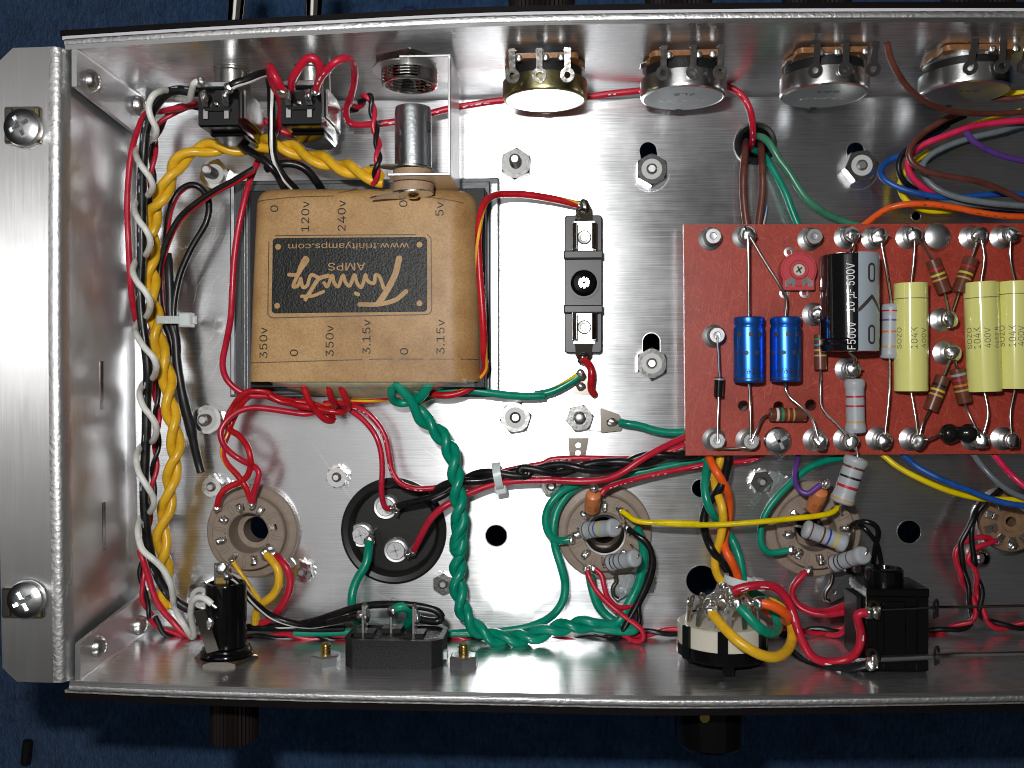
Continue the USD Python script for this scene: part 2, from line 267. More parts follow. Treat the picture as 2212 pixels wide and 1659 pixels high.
def tube(L, r, seg=12, cap=True, rad=None):
    L = np.asarray(L, float); T, N, B = frames(L)
    R = np.full(len(L), r) if rad is None else np.asarray(rad)
    a = np.arange(seg) * 2 * PI / seg
    V = (L[:, None] + (N[:, None] * np.cos(a)[:, None] + B[:, None] * np.sin(a)[:, None]) * R[:, None, None]).reshape(-1, 3)
    i = np.arange(len(L) - 1)[:, None] * seg; j = np.arange(seg)[None]; k = (j + 1) % seg
    F = np.concatenate([np.stack([i + j, i + seg + j, i + k], -1).reshape(-1, 3)[:, [0, 2, 1]], np.stack([i + k, i + seg + j, i + seg + k], -1).reshape(-1, 3)[:, [0, 2, 1]]])
    if cap:
        n = len(V); V = np.vstack([V, L[:1] - T[:1] * R[0] * 0.25, L[-1:] + T[-1:] * R[-1] * 0.25]); m = n - seg; j = np.arange(seg); k = (j + 1) % seg
        F = np.vstack([F, np.stack([np.full(seg, n), k, j], 1), np.stack([np.full(seg, n + 1), m + j, m + k], 1)])
    return trimesh.Trimesh(V, F, process=False)
def strip(L, r, ang, width, seg=5):
    """A narrow band of colour lying along a wire's skin."""
    L = np.asarray(L, float); T, N, B = frames(L); A = np.asarray(ang)
    a = A[:, None] + np.linspace(-width / 2, width / 2, seg)[None]
    V = (L[:, None] + (N[:, None] * np.cos(a)[..., None] + B[:, None] * np.sin(a)[..., None]) * r).reshape(-1, 3)
    i = np.arange(len(L) - 1)[:, None] * seg; j = np.arange(seg - 1)[None]
    F = np.concatenate([np.stack([i + j, i + j + 1, i + seg + j], -1).reshape(-1, 3), np.stack([i + j + 1, i + seg + j + 1, i + seg + j], -1).reshape(-1, 3)])
    return trimesh.Trimesh(V, F, process=False)
def rod(p, q, r, seg=10): return tube(np.linspace(p, q, 3), r, seg)
def blob(loc, r, seed=0, sc=(1, 1, 1)):
    m = trimesh.creation.icosphere(2, r); m.vertices *= 1 + 0.65 * (meshkit.noise(m.vertices / r * 1.5 + seed * 7.3, seed)[:, None] - 0.5); m.vertices *= sc
    return tf(m, loc)
_txt = {}
def text(s, h, depth=0.04):
    if (s, h, depth) not in _txt: _txt[s, h, depth] = meshkit.text_mesh(s, h, depth)
    return _txt[s, h, depth].copy()

# ---------------------------------------------------------------- things and parts
_names = {}
def _free(path):
    k = _names.get(path, 0); _names[path] = k + 1
    return path if k == 0 else f'{path}_{k:03d}'
def meta(p, label=None, category=None, group=None, kind=None):
    for k, v in (('label', label), ('category', category), ('group', group), ('kind', kind)):
        if v: p.SetCustomDataByKey(k, v)
class Thing:
    """One thing directly under /World: an Xform at its base, its parts in local millimetres."""
    def __init__(s, name, label, category, loc=(0, 0, 0), R=None, group=None, kind=None):
        s.path = _free('/World/' + name); s.loc = np.asarray(loc, float); s.R = np.eye(3) if R is None else np.asarray(R, float)
        x = UsdGeom.Xform.Define(stage, s.path); m = np.eye(4); m[:3, :3] = s.R; m[:3, 3] = s.loc * MM
        x.AddTransformOp().Set(Gf.Matrix4d(*m.T.ravel().tolist())); meta(x.GetPrim(), label, category, group, kind)
    def part(s, name, mesh, material, parent=None, smooth=35, label=None, kind=None):
        path = _free((parent or s.path) + '/' + name); v = mesh.copy(); v.vertices = v.vertices * MM
        p = usdkit.mesh(stage, path, v, M[material], smooth=smooth); meta(p.GetPrim(), label, kind=kind)
        return path
    def wpart(s, name, mesh, *a, **k):
        """A part whose mesh is given in the scene's own axes."""
        m = mesh.copy(); m.vertices = (m.vertices - s.loc) @ s.R
        return s.part(name, m, *a, **k)
def copy_of(t, loc, R, label, group=None, category=None):
    c = Thing(t.path.split('/')[-1].rstrip('0123456789').rstrip('_'), label, category, loc, R, group)
    p = stage.GetPrimAtPath(c.path); p.GetReferences().AddInternalReference(t.path); p.SetInstanceable(True)
    return c
def single(name, mesh, material, label, category, smooth=35, group=None, kind=None, loc=None):
    """A thing that is one mesh (given in the scene's axes)."""
    path = _free('/World/' + name); m = mesh.copy(); o = m.bounds.mean(0) if loc is None else np.asarray(loc); o = np.array([o[0], o[1], m.bounds[0][2]])
    m.vertices = (m.vertices - o) * MM
    p = usdkit.mesh(stage, path, m, M[material], smooth=smooth); UsdGeom.Xformable(p).AddTranslateOp().Set(Gf.Vec3d(*(o * MM).tolist()))
    meta(p.GetPrim(), label, category, group, kind); return path
# ================================================================ the cloth and the chassis
CLOTHZ = -75.0
_g = np.mgrid[-420:421:6, -330:331:6].reshape(2, -1).T.astype(float)
_nx, _ny = 141, 111
_h = 3.0 * (meshkit.fbm(np.c_[_g / 40.0, np.zeros(len(_g))], 3, 5) - 0.5)
_i = (np.arange(_nx - 1)[:, None] * _ny + np.arange(_ny - 1)[None]).ravel()
_f = np.vstack([np.c_[_i, _i + _ny, _i + 1], np.c_[_i + 1, _i + _ny, _i + _ny + 1]])
_m = trimesh.Trimesh(np.c_[_g, CLOTHZ + _h], _f, process=False)
single('table_cloth', _m, 'cloth', 'dark blue terry cloth spread under the open metal chassis', 'cloth', smooth=True, kind='structure')

RIM, TH = 51.0, 1.5
# inner face of the walls: foot on the floor and top at the rim, as sighted
def poly(key, pts, z): return np.array([at(u, v, z, key)[:2] for u, v in pts])
front_foot = poly('D', [(288, 206), (310, 206), (600, 204.5), (900, 202.5), (1300, 198.5), (1700, 195.5), (2000, 194.5), (2300, 194)], 0)
front_top = poly('D', [(140, 96.5), (161, 95), (430, 78), (707, 63), (1021, 47.5), (1335, 41), (1885, 37), (2330, 37)], RIM)
rear_foot = poly('D', [(290, 1366), (333, 1367), (500, 1376), (667, 1380), (1100, 1377), (1455, 1377), (1800, 1372), (2300, 1367)], 0)
rear_top = poly('D', [(150, 1480.5), (161, 1481), (393, 1491), (700, 1500), (1100, 1507.5), (1414, 1513.5), (1689, 1512), (2330, 1501)], RIM)
left_foot = poly('D', [(290, 200), (286, 400), (283, 700), (285, 900), (290, 1150), (300, 1372)], 0)
left_top = poly('D', [(141, 80), (139, 300), (138, 700), (141, 1000), (145, 1250), (149, 1500)], RIM)
def resample(P, n):
    d = np.r_[0, np.cumsum(np.linalg.norm(np.diff(P, axis=0), axis=1))]; s = spline(np.c_[P, np.zeros(len(P))], 1.0)[:, :2]
    e = np.r_[0, np.cumsum(np.linalg.norm(np.diff(s, axis=0), axis=1))]; t = np.linspace(0, e[-1], n)
    return np.c_[np.interp(t, e, s[:, 0]), np.interp(t, e, s[:, 1])]
def on_front(x, z):                                                 # y of the front wall's inner face
    t = z / RIM; a = np.interp(x, front_foot[:, 0], front_foot[:, 1]); b = np.interp(x, front_top[:, 0], front_top[:, 1]); return a * (1 - t) + b * t
def on_rear(x, z):
    t = z / RIM; a = np.interp(x, rear_foot[:, 0], rear_foot[:, 1]); b = np.interp(x, rear_top[:, 0], rear_top[:, 1]); return a * (1 - t) + b * t
def on_left(y, z):
    t = z / RIM; a = np.interp(-y, -left_foot[:, 1], left_foot[:, 0]); b = np.interp(-y, -left_top[:, 1], left_top[:, 0]); return a * (1 - t) + b * t
def sheet(rows, thick):
    """A sheet of metal of the given thickness; rows of points, the thickness laid on along offset vectors."""
    A = np.array(rows); n, m = A.shape[:2]
    du = np.gradient(A, axis=1); dv = np.gradient(A, axis=0); N = np.cross(du, dv); N /= np.linalg.norm(N, axis=2, keepdims=True)
    Bk = A + N * thick; V = np.vstack([A.reshape(-1, 3), Bk.reshape(-1, 3)]); q = n * m
    i = (np.arange(n - 1)[:, None] * m + np.arange(m - 1)[None]).ravel()
    F = [np.c_[i, i + m, i + 1], np.c_[i + 1, i + m, i + m + 1], np.c_[i + q, i + 1 + q, i + m + q], np.c_[i + 1 + q, i + m + 1 + q, i + m + q]]
    b = np.r_[np.arange(m), np.arange(2 * m - 1, n * m, m), np.arange(n * m - 2, n * m - m - 1, -1), np.arange((n - 2) * m, 0, -m)]; c = np.roll(b, -1)
    F += [np.c_[b, c, b + q], np.c_[c, c + q, b + q]]
    return trimesh.Trimesh(V, np.vstack(F), process=False)
ch = Thing('amplifier_chassis', 'open brushed aluminium amplifier chassis tray holding all the wiring', 'chassis')
# floor plate with its real openings
HOLES = []
def hole(u, v, rpx, key='D'):
    c = at(u, v, 0, key); HOLES.append(sg.Point(c[0], c[1]).buffer(rpx / pmm(0), quad_segs=10)); return c
def slot(u0, v0, u1, v1, rpx):
    a, b = at(u0, v0, 0), at(u1, v1, 0); HOLES.append(sg.LineString([a[:2], b[:2]]).buffer(rpx / pmm(0), quad_segs=8))
SOCK = [(545, 1147), (1305, 1143), (1760, 1141)]
for u, v in SOCK: hole(u, v, 80)
hole(2184, 1127, 62)
CAPC = (850, 1145); hole(850, 1145, 112)
hole(1072, 1157, 23); hole(1964, 1149, 24); hole(1514, 1055, 19); hole(1516, 1255, 33)
GROM = (1628, 310); hole(1628, 310, 40)
hole(1979, 467, 9)
slot(1400, 325, 1404, 352, 18); slot(1848, 326, 1853, 350, 18); slot(1407, 738, 1407, 770, 18)

fp = sg.Polygon([tuple(p) for p in np.vstack([front_foot + [0, 1.2], rear_foot[::-1] - [0, 1.2]])]).buffer(0)
fp = fp.union(sg.box(left_foot[:, 0].min() - 1.2, -105, -100, 105).intersection(sg.box(-400, rear_foot[0, 1], 400, front_foot[0, 1])))
floor = fp.difference(unary_union(HOLES))
floor_path = ch.part('floor_plate', extr(floor, TH, -TH), 'alu_floor', smooth=20)
hr = [extr(h_.buffer(0.28).difference(h_.buffer(0.02)).intersection(floor.buffer(0.01)), 0.03, 0.004) for h_ in HOLES if h_.area > 3 and not h_.buffer(0.28).difference(h_.buffer(0.02)).intersection(floor.buffer(0.01)).is_empty]
ch.part('hole_edges', cat(hr), 'alu_plain', floor_path, smooth=False, kind='stuff')
# front and rear walls
def wall(foot, top, sign, n=70):
    a, b = resample(foot, n), resample(top, n); rows = []
    for t in np.r_[0, 0.02, np.linspace(0.06, 1, 14)]:
        k = (1 - min(1, t / 0.06)) ** 2 * 1.2                       # the bend at the foot
        p = a * (1 - t) + b * t; p = p - np.array([0, sign * k]); rows.append(np.c_[p, np.full(n, t * RIM - (0 if t else 0))])
    return rows
fr, rr_ = wall(front_foot, front_top, 1), wall(rear_foot, rear_top, -1)
ch.part('front_wall', sheet([r for r in fr], TH), 'alu_wall', smooth=25)
ch.part('rear_wall', sheet([r[::-1] for r in rr_], TH), 'alu_wall', smooth=25)
# rough sheared rim along both walls
def rim(top, sign, th=1.75):
    p = resample(top, 420); L = np.c_[p[:, 0], p[:, 1] + sign * TH / 2, np.full(len(p), RIM)]
    q = np.array([(-th / 2, -1.2), (th / 2, -1.2), (th / 2, 0.05), (th * 0.3, 0.28), (-th * 0.3, 0.28), (-th / 2, 0.05)]); V = []
    for i, l in enumerate(L):
        j = 0.10 * (meshkit.noise(np.array([[l[0] * 1.3, k, 0.5] for k in range(6)]), 3) - 0.5)
        V.append(np.c_[np.full(6, l[0]), l[1] + q[:, 0] + j * 0.7, l[2] + q[:, 1] + j])
    V = np.array(V); n = len(V); i = np.arange(n - 1)[:, None] * 6; j = np.arange(6)[None]; k = (j + 1) % 6
    F = np.vstack([np.stack([i + j, i + 6 + j, i + k], -1).reshape(-1, 3), np.stack([i + k, i + 6 + j, i + 6 + k], -1).reshape(-1, 3)])
    return trimesh.Trimesh(V.reshape(-1, 3), F if sign > 0 else F, process=False)
for nm, tp, sg_ in (('front_rim', front_top, 1), ('rear_rim', rear_top, -1)):
    r_ = rim(tp, sg_); r_.fix_normals(); ch.part(nm, r_, 'alu_edge', smooth=50)
# left wall, bent outwards at the top into the mounting flange
ys = np.linspace(front_foot[0, 1] - 0.2, rear_foot[0, 1] + 0.2, 60); rows = []
FLY0, FLY1 = at(80, 103, RIM)[1], at(80, 1473, RIM)[1]
yy = np.linspace(0, 1, 60)
for t in np.r_[0, 0.05, np.linspace(0.12, 0.92, 8)]:
    y0, y1 = (front_foot[0, 1] - 0.3) * (1 - t) + (at(141, 187, RIM)[1] + 12) * t, (rear_foot[0, 1] + 0.3) * (1 - t) + (at(149, 1475, RIM)[1] + 1.5) * t
    if t <= 0.92: y0 = min(y0, on_front(-135, t * RIM) - 0.3); y1 = max(y1, on_rear(-135, t * RIM) + 0.3)
    Y = y0 + (y1 - y0) * yy; rows.append(np.c_[[on_left(y, t * RIM) + 1.3 * (1 - min(1, t / 0.12)) ** 2 for y in Y], Y, np.full(60, t * RIM)])
ch.part('left_wall', sheet([r[::-1] for r in rows][::-1], TH), 'alu_side', smooth=30)
Y = FLY0 + (FLY1 - FLY0) * yy; rows = []
base = np.array([on_left(y, 0.92 * RIM) for y in Y]); RB = RIM * 0.08 + 0.6
for a in np.linspace(0, PI / 2, 8): rows.append(np.c_[base - 3.2 * (1 - np.cos(a)), Y, np.full(60, 0.92 * RIM + RB * np.sin(a))])
bend = [r.copy() for r in rows]; d0 = 1.0; bend.append(np.c_[base - 3.2 - d0, Y, np.full(60, 0.92 * RIM + RB - 0.035 * d0)])
ch.part('flange_bend', sheet([r[::-1] for r in bend][::-1], TH), 'alu_bend', smooth=40); rows = []
for k, d in enumerate(np.linspace(1.0, 17.0, 8)):
    Yc = Y.copy(); cut = max(0, (d - 12.5)) * 0.9; Yc = Y[0] - cut + (Y[-1] - Y[0] + 2 * cut) * yy
    rows.append(np.c_[base - 3.2 - d, Yc, np.full(60, 0.92 * RIM + RB - 0.035 * d)])
fl_path = ch.part('mounting_flange', sheet([r[::-1] for r in rows][::-1], TH), 'alu_flange', smooth=40)
# folded corner tabs riveted inside the left wall
def tab(corners, nm):
    # corners: top-inner, top-outer (rim), foot
    ch.part(nm, corners, 'alu_side', smooth=30)
for end, sgn in ((0, 1), (1, -1)):
    wallf = on_front if end == 0 else on_rear; rows = []
    for z in np.linspace(0.3, RIM - 0.2, 12):
        x0 = wallf(-140, z); w = 12.6 + 3.4 * (1 - z / RIM); r = 2.2; P = []
        xl = on_left(x0 - sgn * 8, z) + 0.45 + 1.2 * (1 - z / RIM)
        for a in np.linspace(0, PI / 2, 6): P.append((xl + TH + r - r * math.sin(a), x0 - sgn * (r - r * math.cos(a)) - sgn * 0.05, z))
        for d in (4.0, 6.0, 8.0, w): P.append((xl + TH, x0 - sgn * d, z))
        rows.append(P)
    rows = np.array(rows)
    tabm = sheet(rows if sgn < 0 else rows[:, ::-1], TH); TABV = np.array(tabm.vertices)
    tp = ch.part('corner_tab', tabm, 'alu_side', smooth=40)
    spots = [(197, 174), (299, 228)] if end == 0 else [(211, 1397), (301, 1350)]
    for u, v in spots:
        zz = 38.0 if (u, v) in ((197, 174), (211, 1397)) else 9.0
        d = at(u, v, zz); ypos = d[1]; xl = on_left(ypos, zz) + 0.5 + 1.2 * (1 - zz / RIM) + TH
        for _ in range(5):                                              # where the sight line meets the tab
            zz = float(np.clip(CAMZ * (1 - xl / at(u, v, 0)[0]), 3, 48)); d = at(u, v, zz); ypos = d[1]; xl = on_left(ypos, zz) + 0.45 + 1.2 * (1 - zz / RIM) + TH
        tv = TABV[np.argsort(np.abs(TABV[:, 1] - ypos) + np.abs(TABV[:, 2] - zz))[:14]]; xl = tv[:, 0].max() + 0.02
        zz = float(np.clip(CAMZ * (1 - xl / at(u, v, 0)[0]), 3, 48)); ypos = at(u, v, zz)[1]
        dome = lathe([(0, -0.3), (3.4, -0.3), (3.3, 0.5), (2.9, 1.5), (2.2, 2.15), (1.3, 2.4), (1.2, 2.0), (0, 1.9)], 32)
        ch.part('rivet', tf(dome, (xl, ypos, zz), frame((1, 0, 0.0))), 'alu_plain', tp)
# slots and snap tabs in the left wall
for u, v0, v1 in ((219, 780, 885), (224, 1085, 1188)):
    a, b = at(u, v0, 20), at(u, v1, 20); zz = 26.0
    xw = on_left((a[1] + b[1]) / 2, zz)
    for _ in range(12): 
        a = at(u, (v0 + v1) / 2, zz); zz = float(np.clip(CAMZ * (1 - xw / at(u, (v0 + v1) / 2, 0)[0]), 5, 46)); xw = on_left(a[1], zz)
    y0, y1 = at(u, v0, zz)[1], at(u, v1, zz)[1]
    ch.part('vent_slot', bx(xw - 0.2, xw + 0.25, min(y0, y1), max(y0, y1), zz - 1.0, zz + 1.0, 0.1), 'dark_metal', smooth=False)
# fine scratches in the floor
rs = random.Random(4)
SCR = [('D', 655, 930, 830, 1180), ('D', 470, 1180, 520, 1215), ('D', 900, 960, 960, 1000), ('D', 720, 1250, 720, 1330), ('D', 800, 1275, 870, 1310), ('D', 440, 1090, 470, 1160), ('D', 1512, 1080, 1512, 1160), ('D', 1400, 940, 1425, 925), ('D', 520, 985, 470, 1010)]
for k in range(120):
    u, v, a, l = rs.uniform(420, 2150), rs.uniform(240, 1340), rs.gauss(0, 0.6), rs.uniform(4, 40)
    if k > 60: u, v, a, l = rs.uniform(400, 520), rs.uniform(480, 860), rs.gauss(-1.1, 0.2), rs.uniform(20, 90); SCR.append(('D', u, v, u + l * math.cos(a), v + l * math.sin(a)))
ms = []
for key, u0, v0, u1, v1 in SCR:
    a, b = at(u0, v0, 0, key)[:2], at(u1, v1, 0, key)[:2]; w = rs.uniform(0.02, 0.06); d = (b - a) / np.linalg.norm(b - a)
    ln = sg.Polygon([a, (a + b) / 2 + np.array([-d[1], d[0]]) * w, b, (a + b) / 2 - np.array([-d[1], d[0]]) * w]).intersection(floor)
    if not ln.is_empty and ln.geom_type == 'Polygon': ms.append(extr(ln, 0.012, 0.002))
ch.part('scratches', cat(ms), 'scratch', floor_path, smooth=False, kind='stuff')

# front and rear faceplates outside the walls
def faceplate(top, sign, gap, t, zt, zb, x0):
    p = resample(top, 60); p = p[p[:, 0] > x0 + 4]; p = np.vstack([[x0, np.interp(x0, top[:, 0], top[:, 1])], p]); y = p[:, 1] + sign * (TH + gap)
    return extr(sg.Polygon(np.vstack([np.c_[p[:, 0], y], np.c_[p[:, 0], y + sign * t][::-1]])), zt - zb, zb)
XF = at(128, 70, RIM)[0]
fpn = Thing('front_faceplate', 'black front faceplate with a pale core outside the upper chassis wall', 'faceplate', (0, on_front(0, RIM), 20))
fpn.wpart('pale_core', faceplate(front_top, 1, 0.15, 1.1, RIM - 0.6, 0, XF + 0.6), 'panel_core', smooth=20)
fpn.wpart('black_face', faceplate(front_top, 1, 1.27, 1.7, RIM - 0.5, -1, XF), 'panel_black', smooth=20)
rpn = Thing('rear_faceplate', 'black rear faceplate with a worn metal edge below the lower chassis wall', 'faceplate', (0, on_rear(0, RIM), 20))
rpn.wpart('metal_edge', faceplate(rear_top, -1, 0.15, 0.9, RIM - 1.0, 0, XF + 0.6), 'alu_edge', smooth=20)
rpn.wpart('black_face', faceplate(rear_top, -1, 1.07, 2.2, RIM - 1.4, -1, XF), 'panel_black', smooth=20)
# ================================================================ nuts, screws and other hardware
def unary_ring(w): return extr(sg.Polygon([((w + 0.28) * math.cos(a), -0.45 + (w + 0.28) * math.sin(a)) for a in np.linspace(2.6, 6.2, 30)] + [(w * math.cos(a), -0.4 + w * math.sin(a)) for a in np.linspace(6.2, 2.6, 30)]), 0.02, 0.01)
def nut(u, v, label, key='D', af=9.5, h=4.6, sh=6.0, rot=0.0, washer=5.6, lock=True, group=None, z=0.0, lean=None):
    c = at(u, v, z + h, key); t = Thing('lock_nut' if lock else 'hex_nut', label, 'nut', (c[0], c[1], z), None if lean is None else lean, group)
    t.part('nut_body', hexnut(af, h, af * 0.30, 0.02, rot), 'nut_metal', smooth=20)
    if washer > 6: t.part('washer_mark', unary_ring(washer), 'zinc_dull', smooth=False)
    if lock: t.part('nylon_ring', lathe([(1.9, h - 0.5), (1.9, h + 0.12), (af * 0.36, h + 0.12), (af * 0.40, h - 0.5)], 28), 'nylon')
    t.part('bolt_end', stud(af * 0.205, sh - 0.5, 0.5), 'zinc', smooth=15)
    return t
def keps(u, v, label, key='D', af=6.6, h=3.2, sh=4.2, rot=0.3, z=0.0, group=None):
    c = at(u, v, z + h, key); t = Thing('toothed_nut', label, 'nut', (c[0], c[1], z), None, group)
    teeth = sg.Polygon([((4.3 if k % 2 else 3.6) * math.cos(k * PI / 14), (4.3 if k % 2 else 3.6) * math.sin(k * PI / 14)) for k in range(28)]).difference(sg.Point(0, 0).buffer(1.6))
    t.part('toothed_washer', extr(teeth, 0.6), 'zinc', smooth=False); t.part('nut_body', hexnut(af, h - 0.6, 1.7, 0.6, rot), 'nut_metal', smooth=20); t.part('bolt_end', stud(1.55, sh, 0.2), 'zinc', smooth=15); return t
nut(462, 376, 'lock nut with long leaning bolt end left of the transformer, beside the yellow wires', sh=12.0, rot=0.25)
nut(1114, 353, 'lock nut right of the lamp bracket with its bolt standing high', sh=11.5, rot=0.45)
nut(447, 906, 'lock nut on bare metal below the left corner of the transformer', sh=9.0, rot=0.5)
nut(1113, 902, 'hollow lock nut below the right corner of the transformer', sh=3.8, rot=0.2)
nut(1408, 365, 'lock nut over a round washer mark below the second potentiometer', sh=5.4, rot=0.52, washer=6.2)
nut(1862, 357, 'lock nut under a slot below the third potentiometer, right of the rubber grommet', sh=5.4, rot=0.15, washer=6.6)
nut(1408, 785, 'lock nut under a slot between the fuse block and the red board', sh=5.2, rot=0.5, washer=4.8)
keps(456, 1052, 'toothed nut at the upper left edge of the leftmost beige socket')
keps(727, 1031, 'toothed nut above left of the big black capacitor base')
keps(1191, 1050, 'toothed nut at the upper left edge of the middle beige socket', rot=0.0)
keps(1646, 1041, 'toothed nut at the upper left edge of the right beige socket', rot=0.1)
keps(652, 1236, 'toothed nut at the lower right of the leftmost beige socket, tilted', rot=0.7)
keps(957, 1262, 'toothed nut below right of the black capacitor base behind the green twisted wires', rot=0.5)
keps(1395, 1262, 'toothed nut at the lower right edge of the middle beige socket under black wires')
keps(1850, 1228, 'toothed nut at the lower right of the right beige socket behind the black jack')
nut(432, 1290, 'lock nut half hidden behind the round black fuse holder', sh=4.5, rot=0.2)
# dome screw by the small socket
c = at(2122, 1208, 4); t = Thing('dome_screw', 'polished dome screw beside the small brown socket at the right edge', 'screw', (c[0], c[1], 0))
t.part('screw_head', lathe([(0, 0), (3.8, 0), (3.9, 0.8), (3.5, 2.2), (2.5, 3.4), (1.2, 4.0), (0, 4.1)], 32), 'chrome')
# mounting screws in the left flange
def cross_screw(u, v, z, r, label, key='D', seat=None, h=None):
    c = at(u, v, z, key); t = Thing('pan_head_screw', label, 'screw', (c[0], c[1], c[2]))
    h = h or r * 0.55; prof = [(0, -h), (r * 0.97, -h), (r, -h * 0.7), (r * 0.93, -h * 0.35), (r * 0.72, -h * 0.08), (r * 0.45, 0.02), (0, 0.06)]
    import manifold3d as m3
    b = m3.Manifold.revolve(m3.CrossSection([np.array([(max(0, x), y) for x, y in prof])]), 36); a = rz(0.5 + hash_(label))
    for k in (0, 1): b = b - m3.Manifold.cube([r * 1.1, r * 0.24, h * 0.9], True).rotate([0, 0, 28 + 90 * k])
    q = b.to_mesh(); t.part('screw_head', trimesh.Trimesh(q.vert_properties[:, :3], q.tri_verts, process=False), 'zinc', smooth=30)
    t.part('cross_recess', tf(cat([bx(-r * 0.5, r * 0.5, -r * 0.11, r * 0.11, -h * 0.42, -h * 0.38, 0), tf(bx(-r * 0.5, r * 0.5, -r * 0.11, r * 0.11, -h * 0.425, -h * 0.39, 0), R=rz(PI / 2))]), R=rz(math.radians(28))), 'zinc_dull', smooth=False)
    return t
def hash_(s): return (sum(ord(c) for c in s) % 97) / 97.0
FZ = RIM + 3.6
for u, v, sq, lab in ((40, 271, (14, 233, 92, 312), 'cross head screw with blue tinted recess on the upper left flange'), (47, 1299, (8, 1267, 98, 1334), 'cross head screw with yellow clip on the lower left flange')):
    cross_screw(u, v, FZ + 1.2, 5.7, lab, h=3.4)
    a, b = at(sq[0], sq[1], FZ - 3.0), at(sq[2], sq[3], FZ - 3.0)
    t = Thing('cage_clip', 'yellow zinc square clip under the ' + ('upper' if v < 800 else 'lower') + ' flange screw', 'clip', ((a[0] + b[0]) / 2, (a[1] + b[1]) / 2, FZ - 3.4))
    w, d = abs(b[0] - a[0]) / 2, abs(b[1] - a[1]) / 2
    t.part('clip_plate', extr(rect(-w, -d, w, d, 0.8), 0.9, 0.6), 'dark_metal'); t.part('clip_lip', bx(w * 0.72, w * 0.95, -d * 0.9, d * 0.9, 1.5, 2.1, 0.2), 'gold_zinc'); t.part('clip_shadow_gap', bx(-w * 0.9, -w * 0.55, -d * 0.9, d * 0.9, 1.5, 1.9, 0.2), 'dark_metal')  # dark plate and bar stand for the shaded square hole
# empty hole liner on the front wall
c = aty(346, 162, on_front(-135, 30)); t = Thing('hole_rim', 'empty round hole with a bright pressed edge in the upper wall', 'hole rim', (c[0], on_front(c[0], c[2]) - 0.35, c[2]), FRONT)
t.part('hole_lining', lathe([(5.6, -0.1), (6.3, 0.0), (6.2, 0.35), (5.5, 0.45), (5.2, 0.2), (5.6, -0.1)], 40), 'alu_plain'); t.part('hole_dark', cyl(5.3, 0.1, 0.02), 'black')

# ================================================================ octal sockets
def octal(u, v, label, rot, marks, saddle=True):
    c = at(u, v, 1.5); t = Thing('octal_socket', label, 'tube socket', (c[0], c[1], 0))
    t.part('socket_body', lathe([(4.5, -9), (4.5, -1.5), (6.3, -1.2), (6.9, 6.2), (7.4, 6.6), (12.3, 6.6), (12.6, 6.3), (12.7, 3.4), (13.4, 2.9), (15.6, 2.7), (16.1, 2.2), (16.2, 0), (13, -1), (13, -9), (4.5, -9)], 64), 'ceramic', smooth=30)
    for k in range(8):
        a = rot + k * PI / 4; m = sg.LineString([(8.6, 0), (11.3, 0)]).buffer(0.62); ring_ = m.difference(m.buffer(-0.16))
        t.part('slot_mark', tf(extr(ring_, 0.05, 6.59), R=rz(a + PI / 8)), 'ceramic_groove', smooth=False)
        L = tf(cat([bx(7.9, 10.3, -1.0, 1.0, 6.5, 6.85, 0.1), tf(bx(-0.2, 0.2, -0.9, 0.9, 0, 2.6, 0.1), (9.6, 0, 6.8), ry(0.35))]), R=rz(a))
        lug = t.part('lug', L, 'lug_metal', smooth=20)
        if marks[k]: t.part('solder_joint', tf(blob((9.3, 0.2, 7.7), 1.3, k + int(u), (1.35, 0.85, 0.9)), R=rz(a)), 'solder', lug)
    for a in (rot + 0.9, rot + 2.9, rot + 4.6): t.part('raised_dot', tf(cyl(0.35, 0.08, 6.58, 12), (8.0 * math.cos(a), 8.0 * math.sin(a), 0)), 'ceramic_groove')
    if saddle:
        for s in (0, 1):
            a = math.radians(128 + 180 * s); t.part('saddle_ear', tf(extr(unary_union([sg.Point(19.5, 0).buffer(3.6), rect(14.5, -4.5, 18.5, 4.5)]).difference(sg.Point(0, 0).buffer(15.9)), 0.8, 0.05), R=rz(a)), 'zinc_dull', smooth=False)
    return t
octal(546.6, 1147, 'leftmost beige ceramic tube socket with an open centre hole', 0.25, (0, 1, 1, 1, 1, 0, 1, 1), True)
s2 = octal(1304.7, 1148, 'middle beige ceramic tube socket with two grey resistors across it', 0.0, (1, 1, 1, 1, 1, 1, 1, 1), True)
s3 = octal(1754, 1141.8, 'right beige ceramic tube socket left of the black jack, under a large grey resistor', 0.1, (1, 1, 1, 1, 1, 1, 1, 1), True)
s2.part('centre_sleeve', lathe([(4.6, -6), (6.4, -2), (6.8, 5.4), (7.1, 6.75), (6.5, 6.7), (6.2, 5.4), (5.9, -1.5), (4.5, -5.5)], 40), 'steel')
def ground_tag(label, key, P, z0, hole_uv, loop):
    q = [at(u, v, z0, key)[:2] for u, v in P]; h = at(*hole_uv, z0, key); t = Thing('ground_tag', label, 'ground lug', (h[0], h[1], 0.05))
    t.wpart('tag_plate', extr(sg.Polygon(q).buffer(0.8).buffer(-0.4).difference(sg.Point(h[0], h[1]).buffer(0.9)), 0.5, z0 - 0.5), 'zinc_dull', smooth=False)
    t.wpart('folded_edge', tube(spline(np.array([at(u, v, z0 + 1.2, key) for u, v in loop]), 0.6), 0.75, 8), 'dark_metal', smooth=60)
ground_tag('folded silver ground tag under the lower right of the middle socket', 'E3', [(980, 1330), (1130, 1320), (1180, 1480), (960, 1600), (900, 1540), (900, 1440)], 4.0, (985, 1465), [(930, 1330), (940, 1400), (900, 1460), (905, 1560), (960, 1605)])
